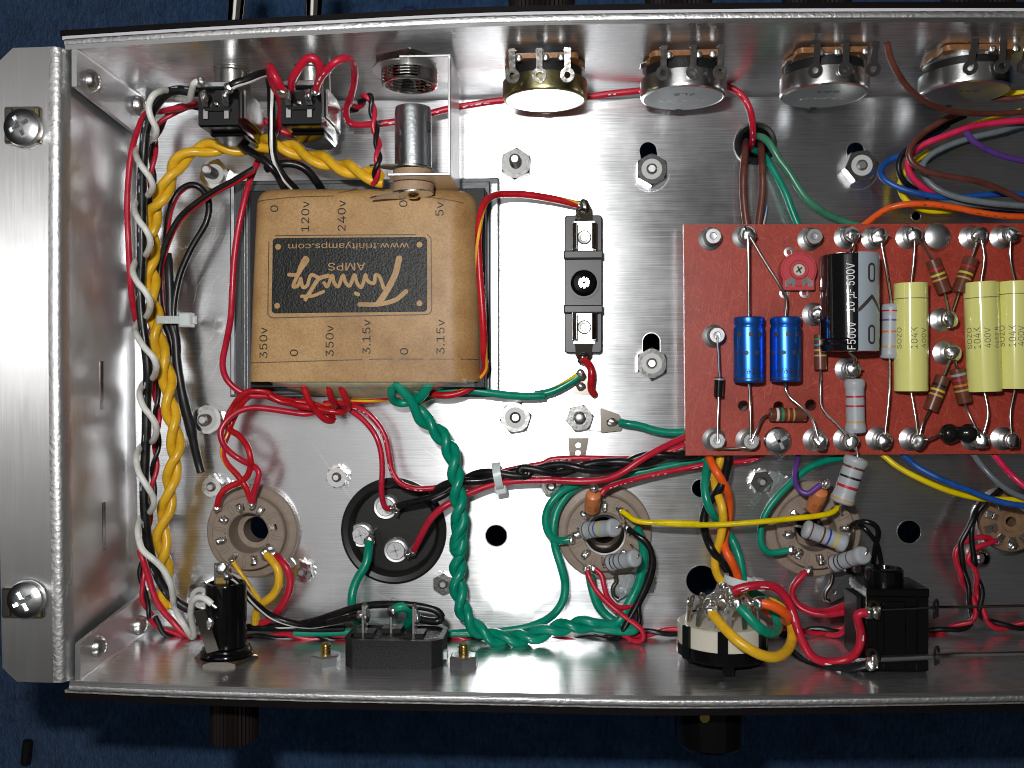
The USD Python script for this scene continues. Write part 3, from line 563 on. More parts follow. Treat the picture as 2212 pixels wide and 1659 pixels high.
ground_tag('folded silver ground tag under the lower right of the right socket', 'E4', [(780, 1330), (980, 1300), (1000, 1400), (880, 1510), (760, 1570), (740, 1450)], 4.0, (800, 1460), [(790, 1280), (775, 1370), (715, 1470), (720, 1540), (760, 1560)])
# nine pin socket
c = at(2184, 1127, 3); t = Thing('nine_pin_socket', 'small brown phenolic tube socket cut by the right edge', 'tube socket', (c[0], c[1], 0))
t.part('socket_body', lathe([(1.7, -3), (1.7, 3.0), (3.2, 3.1), (3.5, 3.6), (9.4, 3.6), (9.9, 3.1), (9.9, -3)], 48), 'phenolic')
t.part('saddle_ring', lathe([(9.95, -1), (11.6, -0.2), (11.8, 0.6), (10.2, 1.2), (9.95, 1.0)], 48), 'zinc_dull')
for k in range(9):
    a = 2.2 + k * 2 * PI / 10; lug = t.part('lug', tf(cat([bx(5.0, 9.2, -1.25, 1.25, 3.55, 3.95, 0.12), tf(bx(0, 3.4, -0.9, 0.9, 0, 0.35, 0.1), (5.2, 0, 3.8), ry(-0.8 if k % 3 else -0.25))]), R=rz(a)), 'steel', smooth=20)
    t.part('lug_hole', tf(cyl(0.45, 0.1, 3.96, 12), (6.6 * math.cos(a), 6.6 * math.sin(a), 0)), 'black', lug)
    if k in (3, 4): t.part('solder_joint', tf(blob((8.0, 0, 4.6), 1.0, k), R=rz(a)), 'solder', lug)

# ================================================================ big capacitor base
c = at(850, 1147, 0.5); t = Thing('can_capacitor', 'big round black capacitor base with three silver terminals in a clamp', 'capacitor', (c[0], c[1], 0))
t.part('base_disc', lathe([(0, -3.0), (14.2, -3.0), (14.6, -2.7), (14.9, -1.0), (16.0, 0.4), (17.6, 0.9), (18.4, 0.5), (18.5, -0.8), (18.5, -9), (0, -9)], 72), 'bakelite', smooth=30)
for u, v, k in ((620, 1170, 0), (420, 1400, 1), (705, 1525, 2)):
    p = at(u, v, -1.4, 'B5') - t.loc; q = tf(lathe([(0, -3), (4.4, -3), (4.4, -2.4), (4.1, -2.1), (3.3, -2.2), (3.2, -1.5), (3.0, -1.3), (0, -1.35)], 36), (p[0], p[1], 0))
    tm = t.part('terminal', q, 'zinc'); d = [(3.2, -0.9), (2.8, 0.7), (3.3, -0.4)][k]
    t.part('rivet_star', tf(cat([tf(bx(-2.2, 2.2, -0.25, 0.25, 0, 0.12, 0.04), R=rz(a)) for a in (0.3, 0.3 + PI / 2)]), (p[0], p[1], -1.34)), 'zinc_dull', tm, smooth=False)
    t.part('solder_tag', tf(cat([bx(-1.0, 1.6, -1.0, 1.0, -2.0, -1.5, 0.1), tf(bx(-0.3, 0.3, -1.2, 1.2, 0, 4.6, 0.1), (1.3, 0, -1.8), ry(0.2))]), (p[0] + d[0], p[1] + d[1], 0), rz(-0.3)), 'dark_metal', tm, smooth=20)
    t.part('solder_joint', blob((p[0] + d[0] + 1.5, p[1] + d[1] - 0.4, 1.6), 1.15, k), 'solder', tm)

# ================================================================ rubber grommet with the wires through it
c = at(1628, 311, 1); t = Thing('rubber_grommet', 'black rubber grommet ring with red, brown and green wires passing through', 'grommet', (c[0] + 0.6, c[1] + 0.2, 0))
t.part('grommet_ring', lathe([(4.9, -4), (4.7, 0), (5.2, 2.2), (6.2, 2.7), (7.0, 1.6), (7.1, 0.1), (6.5, -0.2), (6.5, -4)], 48), 'rubber')

# ================================================================ fuse block
P = [at(u, v, 5, 'A7') for u, v in ((497, 258), (703, 258), (705, 1012), (497, 1008))]
c = sum(P) / 4; w = (P[1][0] - P[0][0]) / 2; h = (P[0][1] - P[3][1]) / 2
t = Thing('fuse_block', 'dark grey open fuse block with two spring clips and a centre screw', 'fuse holder', (c[0], c[1], 0))
def fy(v): return at(600, v, 5, 'A7')[1] - c[1]
t.part('base', bevel_prism(rect(-w, -h, w, h, 1.2), 4.6, 0.4), 'grey_plastic'); 
for v in (478, 772): t.part('ridge', bx(-w - 0.15, w + 0.15, fy(v) - 1.35, fy(v) + 1.35, 3.5, 7.2, 0.4), 'grey_plastic')
t.part('centre_pad', bx(-w + 0.1, w - 0.1, fy(757), fy(500), 3.0, 5.4, 0.25), 'grey_plastic')
p0 = (0.2, fy(630)); sc = t.part('screw_collar', tf(ring(4.5, 5.3, 0.8, 5.2), (*p0, 0)), 'grey_plastic')
t.part('screw_head', tf(lathe([(0, 4.2), (4.3, 4.2), (4.4, 5.6), (3.4, 6.9), (1.6, 7.3), (0, 7.3)], 32), (*p0, 0)), 'black', sc)
t.part('cross_recess', tf(cat([tf(bx(-1.9, 1.9, -0.45, 0.45, 7.28, 7.36, 0.02), R=rz(a)) for a in (0.1, 0.1 + PI / 2)] + [tf(bx(-0.5, 0.5, -0.5, 0.5, 7.22, 7.32, 0.02), (1.4 * math.cos(a), 1.4 * math.sin(a), 0), rz(a)) for a in (0.88, 2.45, 4.02, 5.6)]), (*p0, 0)), 'zinc', sc, smooth=False)
for v0, v1, sgn in ((290, 460, 1), (790, 960, -1)):
    ym, yl = (fy(v0) + fy(v1)) / 2, abs(fy(v0) - fy(v1)) / 2
    cp = t.part('clip_plate', tf(bx(-3.6, 3.6, -yl, yl, 4.55, 5.0, 0.12), (0.3, ym, 0)), 'steel', smooth=20)
    for s in (-1, 1): t.part('clip_leaf', tf(cat([tf(bx(-0.22, 0.22, -yl * 0.88, yl * 0.88, 0, 3.6, 0.1), (s * 3.5, 0, 4.8), ry(s * 0.12)), tf(bx(-0.2, 0.2, -yl * 0.82, yl * 0.82, 0, 2.2, 0.1), (s * 3.9, 0, 8.2), ry(-s * 0.65))]), (0.3, ym - sgn * 0.5, 0)), 'dark_metal' if s else 'steel', cp, smooth=20)
    t.part('clip_rivet', tf(lathe([(1.1, 5.0), (1.3, 5.4), (2.0, 5.5), (2.4, 5.2), (2.4, 5.0)], 28), (0.3, ym + sgn * -0.4, 0)), 'zinc', cp)
    tg = sg.Polygon([(-3.0, 0), (3.0, 0), (2.6, 4.2), (1.6, 6.2), (-1.6, 6.2), (-2.6, 4.2)])
    t.part('end_lug', tf(extr(tg, 0.4), (0.2, ym + sgn * yl, 5.0), rx(-0.25 * sgn) @ (np.eye(3) if sgn > 0 else np.diag([1, -1, 1.0]))), 'dark_metal', smooth=False)
    t.part('solder_joint', blob((0.3, ym + sgn * (yl + 5.0), 5.0), 1.7, 3 + sgn, (1.1, 1.2, 0.6)), 'dark_metal')

# ================================================================ ground lugs under one nut
c = at(1252, 903, 4); t = Thing('ground_lug_stack', 'silver ground lugs pointing three ways under one small nut', 'ground lug', (c[0], c[1], 0))
def lp(u, v): q = at(u, v, 1.0, 'A7') - t.loc; return (q[0], q[1])
for k, (pl, sol) in enumerate((([(530, 1310), (545, 1232), (655, 1240), (658, 1345)], [(555, 1160), (575, 1140), (612, 1142), (640, 1236), (552, 1228)]), ([(518, 1470), (523, 1300), (640, 1300), (628, 1475)], [(523, 1475), (623, 1475), (606, 1565), (530, 1568)]), ([(600, 1310), (700, 1320), (700, 1432), (600, 1425)], [(696, 1312), (790, 1345), (815, 1390), (800, 1425), (700, 1436)]))):
    t.part('lug_plate', extr(sg.Polygon([lp(*q) for q in pl]), 0.5, 0.1 + 0.55 * k), 'zinc', smooth=False)
    zz = 2.4 if k != 1 else 0.7; tip = sg.Polygon([lp(*q) for q in sol]).buffer(0.5).buffer(-0.2)
    if k == 1:
        for q in ((572, 1508), (570, 1550)): tip = tip.difference(sg.Point(*lp(*q)).buffer(1.0))
    t.part('lug_tip', extr(tip, 0.45, 0.4 + 0.55 * k), 'dark_metal', smooth=False)
for u, v, r in ((752, 1385, 1.4), (585, 1190, 1.3)): q = lp(u, v); t.part('solder_joint', blob((q[0], q[1], 2.0), r, u, (1.2, 1, 0.6)), 'solder')
t.part('nut_body', hexnut(8.2, 3.2, 2.2, 1.8, 0.2), 'nut_metal', smooth=20); t.part('bolt_end', stud(2.0, 5.6, 0), 'zinc'); t.part('nut_flange', ring(2.2, 4.6, 0.5, 1.75), 'zinc_dull')

# ================================================================ power transformer
ZT = 25.0; PT = [at(u, v, ZT, 'A6') for u, v in ((338, 128), (1880, 128), (1900, 1482), (284, 1482))]
c = sum(PT) / 4; PTC = np.array([c[0], c[1], 0.0])
tr = Thing('power_transformer', 'brown paper wrapped power transformer with printed voltages and a black emblem', 'transformer', PTC)
def wobble(s): return 0
def paper_xy(s, t): return (PT[0] * (1 - s) + PT[1] * s) * (1 - t) + (PT[3] * (1 - s) + PT[2] * s) * t
W_, H_ = np.linalg.norm(PT[1] - PT[0]), np.linalg.norm(PT[3] - PT[0])
def surf(s, t):
    """Height of the wrap over the coil; rounded over its left, right and upper edges."""
    z = ZT - 0.6 * (2 * s - 1) ** 2 - 0.25 * (2 * t - 1) ** 2
    for d, R in ((s * W_, 4.4), ((1 - s) * W_, 9.5), (t * H_, 5.0)):
        e = np.clip(1 - d / R, 0, 1); z = z - R * 1.15 * (1 - np.sqrt(np.maximum(0, 1 - e ** 2.2)))
    return z
ss = np.r_[0, 0.002, 0.006, 0.012, np.linspace(0.02, 0.98, 90), 0.988, 0.994, 0.998, 1]; tt = np.r_[0, 0.002, 0.006, 0.012, np.linspace(0.02, 1, 90)]
G = np.array([[np.r_[paper_xy(s, t)[:2], surf(s, t) + 0.25 * (meshkit.noise(np.array([s * 6, t * 6, 1.0])) - 0.5)] for s in ss] for t in tt])
_c = 6.0                                                             # rounded plan corners at the upper end
for i, t_ in enumerate(tt):
    for sd in (0, 1):
        e = np.clip(1 - t_ * H_ / _c, 0, 1); pull = _c * (1 - math.sqrt(max(0, 1 - e * e))) * 0.55
        wgt = (1 - ss) ** 6 if sd == 0 else ss ** 6; G[i, :, 0] += (pull * wgt if sd == 0 else -pull * wgt)
sk = lambda row: np.c_[row[:, :2], np.full(len(row), 6.0)]
n, m = G.shape[:2]; A = np.concatenate([sk(G[0])[None], G, sk(G[-1])[None]]); A = np.concatenate([np.concatenate([A[:, :1, :2], np.full((n + 2, 1, 1), 6.0)], 2), A, np.concatenate([A[:, -1:, :2], np.full((n + 2, 1, 1), 6.0)], 2)], 1)
n, m = A.shape[:2]; i = (np.arange(n - 1)[:, None] * m + np.arange(m - 1)[None]).ravel()
pw = trimesh.Trimesh(A.reshape(-1, 3), np.vstack([np.c_[i, i + m, i + 1], np.c_[i + 1, i + m, i + m + 1]]), process=False)
wrap = tr.wpart('paper_wrap', pw, 'paper', smooth=50)
def st_of(x, y):
    t = (PT[0][1] - y) / (PT[0][1] - PT[3][1]); l, r = PT[0][0] * (1 - t) + PT[3][0] * t, PT[1][0] * (1 - t) + PT[2][0] * t; return (x - l) / (r - l), t
def lay(mesh, lift=0.03):
    """Print laid down on the paper's surface."""
    m = mesh.copy(); s, t = st_of(m.vertices[:, 0], m.vertices[:, 1]); m.vertices[:, 2] = surf(np.clip(s, 0, 1), np.clip(t, 0, 1)) + 0.13 + lift + m.vertices[:, 2]; return m
def onp(u, v): q = at(u, v, ZT - 0.3, 'A6'); return q[:2]
def split(poly, step=1.2):
    x0, y0, x1, y1 = poly.bounds; out = []
    for x in np.arange(x0, x1, step):
        g = poly.intersection(sg.box(x, y0 - 1, x + step, y1 + 1)); out += [q for q in getattr(g, 'geoms', [g]) if q.geom_type == 'Polygon' and q.area > 1e-4]
    return out
for s_, u, v, mt in (('0', 487, 285, 0), ('120v', 703, 340, 0), ('240v', 955, 335, 0), ('0', 1380, 252, 0), ('5v', 1630, 287, 0), ('350v', 412, 1213, 0), ('0', 625, 1282, 0), ('350v', 872, 1200, 0), ('3.15v', 1127, 1172, 0), ('0', 1386, 1272, 0), ('3.15v', 1637, 1172, 0)):
    m_ = text(s_, 2.55); m_.vertices[:, 2] = 0; m_.apply_translation(-m_.bounds.mean(0)); x, y = onp(u, v); m_.vertices[:, 0] *= 1.18
    tr.wpart('voltage_print', lay(tf(m_, (x, y, 0), rz(PI / 2))), 'ink_flat', wrap, smooth=False)
def pp(pts, close=True): return sg.Polygon([tuple(onp(*q)) for q in pts])
emb = pp([(478, 490), (1545, 482), (1545, 998), (470, 1010)]); emb = emb.buffer(-1.2).buffer(1.2)
def ln(pts, w, smooth_=True):
    q = np.array([onp(*p) for p in pts]); q = spline(np.c_[q, np.zeros(len(q))], 0.3)[:, :2] if smooth_ and len(q) > 2 else q; return sg.LineString(q).buffer(w / 2)
SC = [ln([(1352, 632), (1325, 740), (1270, 850), (1215, 935)], 2.0), ln([(1080, 948), (1200, 948), (1330, 915), (1400, 858)], 1.5), ln([(1245, 835), (1215, 755), (1190, 745), (1180, 800), (1140, 790), (1120, 745)], 1.15),
      ln([(1120, 745), (1090, 830), (1062, 800), (1045, 745), (1010, 820), (985, 800), (965, 748), (930, 825), (905, 800), (890, 748), (855, 825), (835, 800)], 1.15), ln([(1052, 872), (1070, 880)], 1.2), ln([(860, 750), (800, 770), (745, 850), (705, 912)], 1.35), ln([(678, 892), (750, 890), (830, 860)], 1.1),
      ln([(790, 760), (745, 745), (715, 820), (690, 830), (672, 770)], 1.15), ln([(672, 770), (650, 820), (622, 825), (640, 770), (680, 700), (720, 640), (705, 625), (668, 690), (648, 740), (590, 742)], 1.2)]
cut = unary_union(SC + [sg.Point(*onp(u, v)).buffer(0.95) for u, v in ((515, 550), (1492, 535), (508, 957), (1492, 940))])
tr.wpart('emblem_print', cat([lay(extr(g, 0.0001)) if False else lay(tf(cat([trimesh.Trimesh(*trimesh.creation.triangulate_polygon(g, engine='earcut'))]) if False else extr(g, 0.02), (0, 0, 0)), 0.02) for g in split(emb.difference(cut))]), 'ink', wrap, smooth=False)
rim_ = pp([(448, 470), (1575, 462), (1580, 1020), (440, 1045)]); rim_ = rim_.buffer(-2.0).buffer(2.0); rim_ = rim_.difference(rim_.buffer(-0.30)).difference(pp([(1470, 440), (1545, 440), (1545, 475), (1470, 475)])).difference(pp([(430, 460), (500, 440), (490, 480), (430, 530)]))
tr.wpart('emblem_border', cat([lay(extr(g, 0.02)) for g in split(rim_)]), 'ink_flat', wrap, smooth=False)
for s_, h_, u0, u1, v_, wf in (('www.trinityamps.com', 1.9, 1418, 585, 548, None), ('AMPS', 2.4, 1118, 862, 688, None)):
    m_ = text(s_, h_, 0.02); b = m_.bounds; m_.apply_translation([-(b[0][0] + b[1][0]) / 2, -h_ / 2, 0]); x0, x1 = onp(u0, v_)[0], onp(u1, v_)[0]; m_.vertices[:, 0] *= abs(x1 - x0) / (b[1][0] - b[0][0])
    x, y = onp((u0 + u1) / 2, v_); tr.wpart('emblem_lettering', lay(tf(m_, (x, y, 0), rz(PI)), 0.055), 'paper', wrap, smooth=False)
for seg in ([(360, 232), (640, 205), (900, 198)], [(1400, 200), (1600, 212), (1790, 240)]): tr.wpart('fold_line', cat([lay(extr(g, 0.01)) for g in split(ln(seg, 0.22))]), 'ink_flat', wrap, smooth=False)
ms = []
for k, u in enumerate(np.arange(305, 1860, 42)):
    if k % 5 != 4 or u < 900: v = 1352 - 26 * min(1, (u - 305) / 900); ms += [lay(extr(g, 0.01)) for g in split(ln([(u, v), (u + 36, v - 1)], 0.25, False))]
tr.wpart('dashed_line', cat(ms), 'ink_flat', wrap, smooth=False)
# iron core and its frame
def bxs(u0, u1, v0, v1, z0, z1, key='D', b=0.3):
    a, d = at(u0, v0, z1, key), at(u1, v1, z1, key); return bx(min(a[0], d[0]), max(a[0], d[0]), min(a[1], d[1]), max(a[1], d[1]), z0, z1, b)
tr.wpart('core_frame', cat([bxs(496, 1077, 391, 858, 0.02, 5.5), bxs(520, 1058, 398, 852, 5.4, 7.0)]), 'lamination')
for a_ in ((1061, 1075, 396, 853), (498, 507, 396, 853)): tr.wpart('frame_strip', bxs(*a_, 5.4, 6.0, 'D', 0.15), 'zinc_dull')
for k in range(5): tr.wpart('lamination_edge', bxs(524 + 3 * k, 525.5 + 3 * k, 402, 850, 6.9, 7.3, 'D', 0), 'alu_edge' if k % 2 else 'lamination', smooth=False)
fl_ = [onp(*q) for q in ((925, 175), (1045, 112), (1050, 140), (985, 165))]
tr.wpart('torn_paper_flap', lay(extr(sg.Polygon([tuple(q) for q in fl_]), 0.25), 0.1), 'paper', wrap, smooth=False)
tr.wpart('coil_former', bxs(540, 1048, 412, 838, 6.9, 16), 'black_matt')
# tape over the winding end, bulging out under the paper
q = []
for k, u in enumerate(np.linspace(0, 1, 40)):
    a = at(500 + 1330 * u, 1490, 16, 'A6'); bulge = (1 - abs(2 * u - 0.9) ** 2.2 * 0.9); q.append([(a[0], PT[3][1] + 1.0, ZT - 1.6)] + [(a[0], PT[3][1] - max(0.2, bulge) * (0.6 + 5.4 * math.sin(w * PI / 2)) + 0.35 * (meshkit.noise(np.array([u * 22, w * 3, 2.0])) - 0.5), ZT - 2.2 - 15 * w) for w in np.linspace(0, 1, 10)])
q = np.array(q); n, m = q.shape[:2]; i = (np.arange(n - 1)[:, None] * m + np.arange(m - 1)[None]).ravel()
tr.wpart('tape_wrap', trimesh.Trimesh(q.reshape(-1, 3), np.vstack([np.c_[i, i + 1, i + m], np.c_[i + 1, i + m + 1, i + m]]), process=False), 'tape', smooth=60)
a, b = at(470, 1480, ZT - 1, 'A6'), at(1870, 1505, ZT - 1, 'A6')
tr.wpart('clear_film_edge', bx(a[0], b[0], b[1] - 0.6, a[1] + 0.3, ZT - 2.2, ZT - 1.9, 0.05), 'film', smooth=False)
# ================================================================ things on the front wall
def fthing(name, label, category, u, v, z, group=None):
    """A thing on the front wall: origin on the wall's inner face; local x right, y up, z into the chassis."""
    y = 100.0
    for _ in range(6):
        p = at(u, v, z); x = (u - 1219.0) * (CAMZ - z) / FOC; y = on_front(x, z)
    return Thing(name, label, category, (x, y, z), FRONT, group)
def pot(u, label, can, lugs, txt, side):
    ZC = 25.0; t = fthing('potentiometer', label, 'potentiometer', u, 200, ZC); d = t.loc[1] - 87.5
    t.part('bushing_nut', tf(hexa(13.5, 2.0, 0.05), R=rz(0.3)), 'zinc'); t.part('front_plate', cyl(12.0, 0.9, 2.05, 48), 'zinc_dull')
    wf = sg.Point(0, 0).buffer(12.6, quad_segs=16).intersection(sg.box(-13, -13, 13, 12.2)).union(rect(-11.2, 6.0, 10.4, 13.0, 2.0)); t.part('wafer', extr(wf, 1.6, d - 10.8), 'wafer', smooth=20)
    t.part('dark_gap', cyl(11.6, 3.6, d - 9.2, 48), 'black_matt')  # black drum stands for the shade between wafer and can
    c = t.part('can', lathe([(12.9, d - 5.7), (13.3, d - 5.6), (13.3, d - 1.2), (13.0, d - 0.35), (12.3, d), (12.0, d - 0.2), (0, d - 0.2), (0, d - 5.7), (12.9, d - 5.7)], 72), can, smooth=40)
    bp = sg.Point(0, 0).buffer(12.1, quad_segs=20).difference(rect(-1.0, -13, 1.0, -11.2)); t.part('back_plate', extr(bp, 0.12, d - 0.2), 'plate_pale' if can == 'gold_zinc' else 'zinc_dull', c, smooth=False)
    t.part('key_notch', bx(-1.2, 1.2, -13.45, -12.2, d - 0.7, d + 0.1, 0.05), 'black_matt', c)
    for s_, yy_, h_, m_ in txt:
        q = text(s_, h_, 0.03); q.apply_translation(-q.bounds.mean(0)); q.vertices[:, 0] *= 1.5; t.part('stamped_lettering', tf(q, (0.0, yy_, d - 0.05), rz(PI)), m_, c, smooth=False)
    for k, dx in enumerate(lugs):
        ls = unary_union([rect(-0.95, -2.0, 0.95, 5.2), sg.Point(0, -2.6).buffer(2.15)]).difference(sg.Point(0, -2.6).buffer(0.95))
        L = tf(extr(ls, 0.4), (dx, 14.3, d - 6.6 + 0.3), frame((0, 1, (0.42, 0.12, 0.34)[k]), (1, 0, 0)))
        lg = t.part('lug', L, 'lug_metal', smooth=20)
        t.part('lug_foot', bx(dx - 1.2, dx + 1.2, 10.4, 14.2, d - 11.3, d - 10.9, 0.1), 'steel', lg)
        t.part('lug_rivet', tf(sph(1.2, sc=(1, 0.5, 1)), (dx + (1.9 if dx < 2 else -1.9), 12.7, d - 9.4)), 'solder', lg)
    if side: t.part('side_tab', tf(bx(-0.9, 0.9, -2.2, 2.2, 0, 0.5, 0.1), (-13.3, 9.0, d - 8.0), ry(0.3)), 'steel')
    return t
P_INK = 'grey_print'
pot(1177, 'leftmost potentiometer with a yellow green zinc can', 'gold_zinc', (-9.5, -1.4, 7.0), [('7L2', 4.0, 1.6, P_INK)], False)
pot(1472, 'second potentiometer from the left with silver can, above the lock nut', 'can_metal', (-7.6, 1.2, 9.2), [('ALPHA', -2.5, 2.4, 'lead'), ('7L2', 4.5, 1.9, 'ink_flat')], True)
pot(1768, 'third potentiometer from the left with silver can, above the rubber grommet', 'can_metal', (-6.2, 2.4, 10.6), [('ALPHA', -2.5, 2.4, 'lead'), ('8A1', 4.5, 1.9, 'ink_flat')], True)
pot(2059, 'rightmost potentiometer with silver can behind the loose brown wire end', 'can_metal', (-4.0, 4.6, 11.4), [('8A1', 3.0, 1.6, 'ink_flat')], True)
for u, nm in ((1170, 'first'), (1462, 'second'), (1752, 'third'), (2085, 'fourth')):
    t = fthing('control_knob', f'black knurled control knob peeping over the top edge of the photo, {nm} from the left', 'knob', u, 10, 25.0); R_ = 10.4
    pf = sg.Polygon([((R_ if k % 2 else R_ - 0.45) * math.cos(k * PI / 45), (R_ if k % 2 else R_ - 0.45) * math.sin(k * PI / 45)) for k in range(90)])
    t.part('knob_body', extr(pf, 14.0, -22.5), 'knob', smooth=False); t.part('knob_skirt', cyl(11.4, 2.4, -8.2, 48, 0.3), 'knob')
# toggle switches
def toggle(u, label, wires):
    zt = 40.0; xl = (u - 14 - 1219.0) * (CAMZ - zt) / FOC; t = Thing('toggle_switch', label, 'switch', (xl + 6.2, on_front(xl + 6.2, 28.0), 0), None)
    yw = t.loc[1]; y0, y1 = 77.0 - yw, 88.6 - yw
    prof = sg.Polygon([(-6.3, zt), (6.2, zt), (6.3, 25.0), (5.2, 16.0), (3.6, 12.5), (-3.4, 12.5), (-5.2, 16.0), (-6.3, 25.0)])
    F = np.array([[1.0, 0, 0], [0, 0, -1.0], [0, 1.0, 0]])
    b = t.part('switch_body', tf(bevel_prism(prof, y1 - y0, 0.5), (0, y1, 0), F), 'black', smooth=25)
    t.part('end_plate', tf(bevel_prism(sg.Polygon([(-5.2, 33), (5.2, 33), (5.2, 18), (2.5, 14), (-2.5, 14), (-5.2, 18)]), 1.2, 0.4), (0, y0, 0), F), 'black', b)
    t.part('moulded_rib', bx(-4.2, 4.0, y0 + 4.6, y0 + 5.4, zt - 0.1, zt + 0.5, 0.1), 'black', b)
    fr_ = prof.buffer(0.9, join_style=2); fr_ = fr_.difference(prof.buffer(0.25, join_style=2)).intersection(sg.box(-20, 0, 20, 36))
    t.part('steel_cradle', tf(extr(fr_, 8.5), (0, y1 + 0.5, 0), F), 'steel', smooth=20)
    t.part('cover_plate', bx(-5.0, 4.6, y1, y1 + 1.6, 18, zt + 1.6, 0.2), 'zinc_dull')
    B = t.part('bushing', tf(lathe([(0, 0), (6.0, 0), (6.0, 1), (5.6, 1.4), (6.0, 1.8), (5.6, 2.2), (6.0, 2.6), (5.6, 3.0), (5.8, abs(y1) - 1.6), (0, abs(y1) - 1.6)], 40), (0, 0, 28), FRONT), 'steel')
    t.part('chrome_washer', tf(lathe([(5.9, 0.1), (8.3, 0.1), (8.4, 0.5), (8.0, 1.0), (5.9, 0.9)], 48), (0, 0, 28), FRONT), 'chrome')
    for s, x in ((0, -3.9), (1, 2.6)):
        tm = t.part('terminal', cat([bx(x - 0.8, x + 0.8, y0 + 2.2, y0 + 5.2, zt - 0.05, zt + 0.45, 0.1), tf(bx(-0.9, 0.9, 0, 4.6, -0.25, 0.25, 0.1), (x, y0 + 6.0, zt + 0.3), rx(0.55))]), 'steel', smooth=20)
        t.part('solder_joint', blob((x + 0.2, y0 + 8.6, zt + 1.8), 1.35, s + int(u), (0.8, 1.3, 1)), 'solder', tm)
    t.part('middle_rivet', blob((-0.7, y0 + 7.0, zt + 0.2), 1.1, 3, (1, 1, 0.5)), 'dark_metal', b)
    L = Thing('toggle_lever', label.replace('switch', 'lever').split(' with ')[0].split(' wired')[0].split(' between')[0] + ' sticking out past the black faceplate', 'lever', (t.loc[0], yw, 28.0), FRONT)
    tl = (0.10 if u < 500 else 0.05); Rt = frame((tl, 0.0, -1.0))
    L.part('bat', tf(lathe([(0, 0), (2.9, 0), (2.9, 8), (3.0, 14), (3.3, 24), (3.4, 28), (2.4, 30.5), (0, 31)], 32), (0, 0, 0), Rt), 'chrome'); L.part('collar', tf(lathe([(2.4, 4.6), (5.5, 4.6), (5.6, 6.6), (4.6, 7.4), (2.6, 7.6)], 32), (0, 0, 0), Rt), 'dark_metal')
    return t
toggle(429, 'left black toggle switch wired with the white and black leads', 0)
toggle(614, 'right black toggle switch with two red leads arching over it', 1)
# pilot lamp bezel
t = fthing('pilot_lamp_bezel', 'empty chrome pilot lamp bushing with its hexagon nut on the upper wall', 'lamp bezel', 883, 180, 28.0); d = t.loc[1] - 92.0
t.part('hexagon_nut', tf(hexnut(20.5, 3.4, 8.6, 0.1, 0.35), R=rz(0)), 'chrome', smooth=20)
t.part('washer', ring(8.7, 11.6, 0.5, 3.5, 48), 'zinc')
pr = [(8.2, 0.2)]; z = 3.6
while z < d - 0.8: pr += [(8.9, z), (8.5, z + 0.45)]; z += 0.9
pr += [(8.7, d - 0.3), (8.3, d), (7.6, d), (7.4, d - 0.6)]; z = d - 1.0
while z > 1.0: pr += [(7.1, z), (7.4, z - 0.5)]; z -= 1.0
t.part('threaded_bushing', lathe(pr, 56), 'chrome', smooth=15); t.part('dark_inside', cyl(7.3, 0.2, 0.3, 40), 'jewel')
t.part('jewel_lens', lathe([(0, -16.5), (2.0, -16.0), (3.4, -14.6), (4.2, -12.0), (4.4, -9), (0, -9)], 32), 'jewel')
# pilot lamp holder bracket and socket
t = Thing('lamp_holder', 'steel lamp socket tube on a bent bracket above the transformer', 'lamp holder', (-42.0, 62.0, 18.0))
def lb(x0, x1, y0, y1, z0, z1, b=0.15): return tf(bx(x0, x1, y0, y1, z0, z1, b), -t.loc)
br = t.part('bracket', cat([lb(-49.5, -34.0, 96.2, 97.0, 18, 42), lb(-34.8, -34.0, 61.2, 96.15, 18, 42), lb(-53, -34.05, 60.9, 61.7, 18, 42)]), 'zinc', smooth=20)
ax = np.array([-47.2, 0, 30.0])
def ly(prof, seg=40): return tf(lathe(prof, seg), np.array([ax[0], 0, ax[2]]) - t.loc, np.array([[1.0, 0, 0], [0, 0, 1.0], [0, -1.0, 0]]))
t.part('socket_tube', ly([(4.9, 84.5), (5.5, 84.5), (5.7, 83.0), (5.75, 66.0), (0, 66.0), (0, 72), (4.9, 72), (4.9, 84.5)][::-1]), 'zinc_dull', smooth=30)
t.part('bayonet_slot', lb(ax[0] + 4.9, ax[0] + 5.75, 76.5, 79.5, 30.5, 33.0), 'black_matt')
t.part('fibre_washer', ly([(0, 62.0), (6.2, 62.0), (6.3, 64.8), (0, 64.8)][::-1]), 'fibre'); t.part('fibre_washer', ly([(0, 58.0), (6.4, 58.0), (6.5, 60.7), (0, 60.7)][::-1]), 'fibre')
t.part('rivet', ly([(0, 56.4), (1.2, 56.4), (1.8, 56.9), (2.0, 57.4), (0, 57.4)][::-1]), 'brass')
Fz = np.array([[1.0, 0, 0], [0, 0, -1.0], [0, 1.0, 0]])
lg1 = unary_union([sg.Point(0, 0).buffer(6.4), sg.Polygon([(0, 6.0), (-11, 3.5), (-13.2, 2.2), (-13.0, 0.4), (-10, -0.5), (0, -5.5)])])
t.part('solder_lug', tf(extr(lg1, 0.5), np.array([ax[0], 57.9, ax[2]]) - t.loc, rz(0.10) @ Fz @ np.eye(3)), 'steel', smooth=False)
t.part('solder_lug', tf(extr(lg1, 0.5), np.array([ax[0], 65.6, ax[2] + 1.0]) - t.loc, rz(-0.06) @ Fz), 'steel', smooth=False)

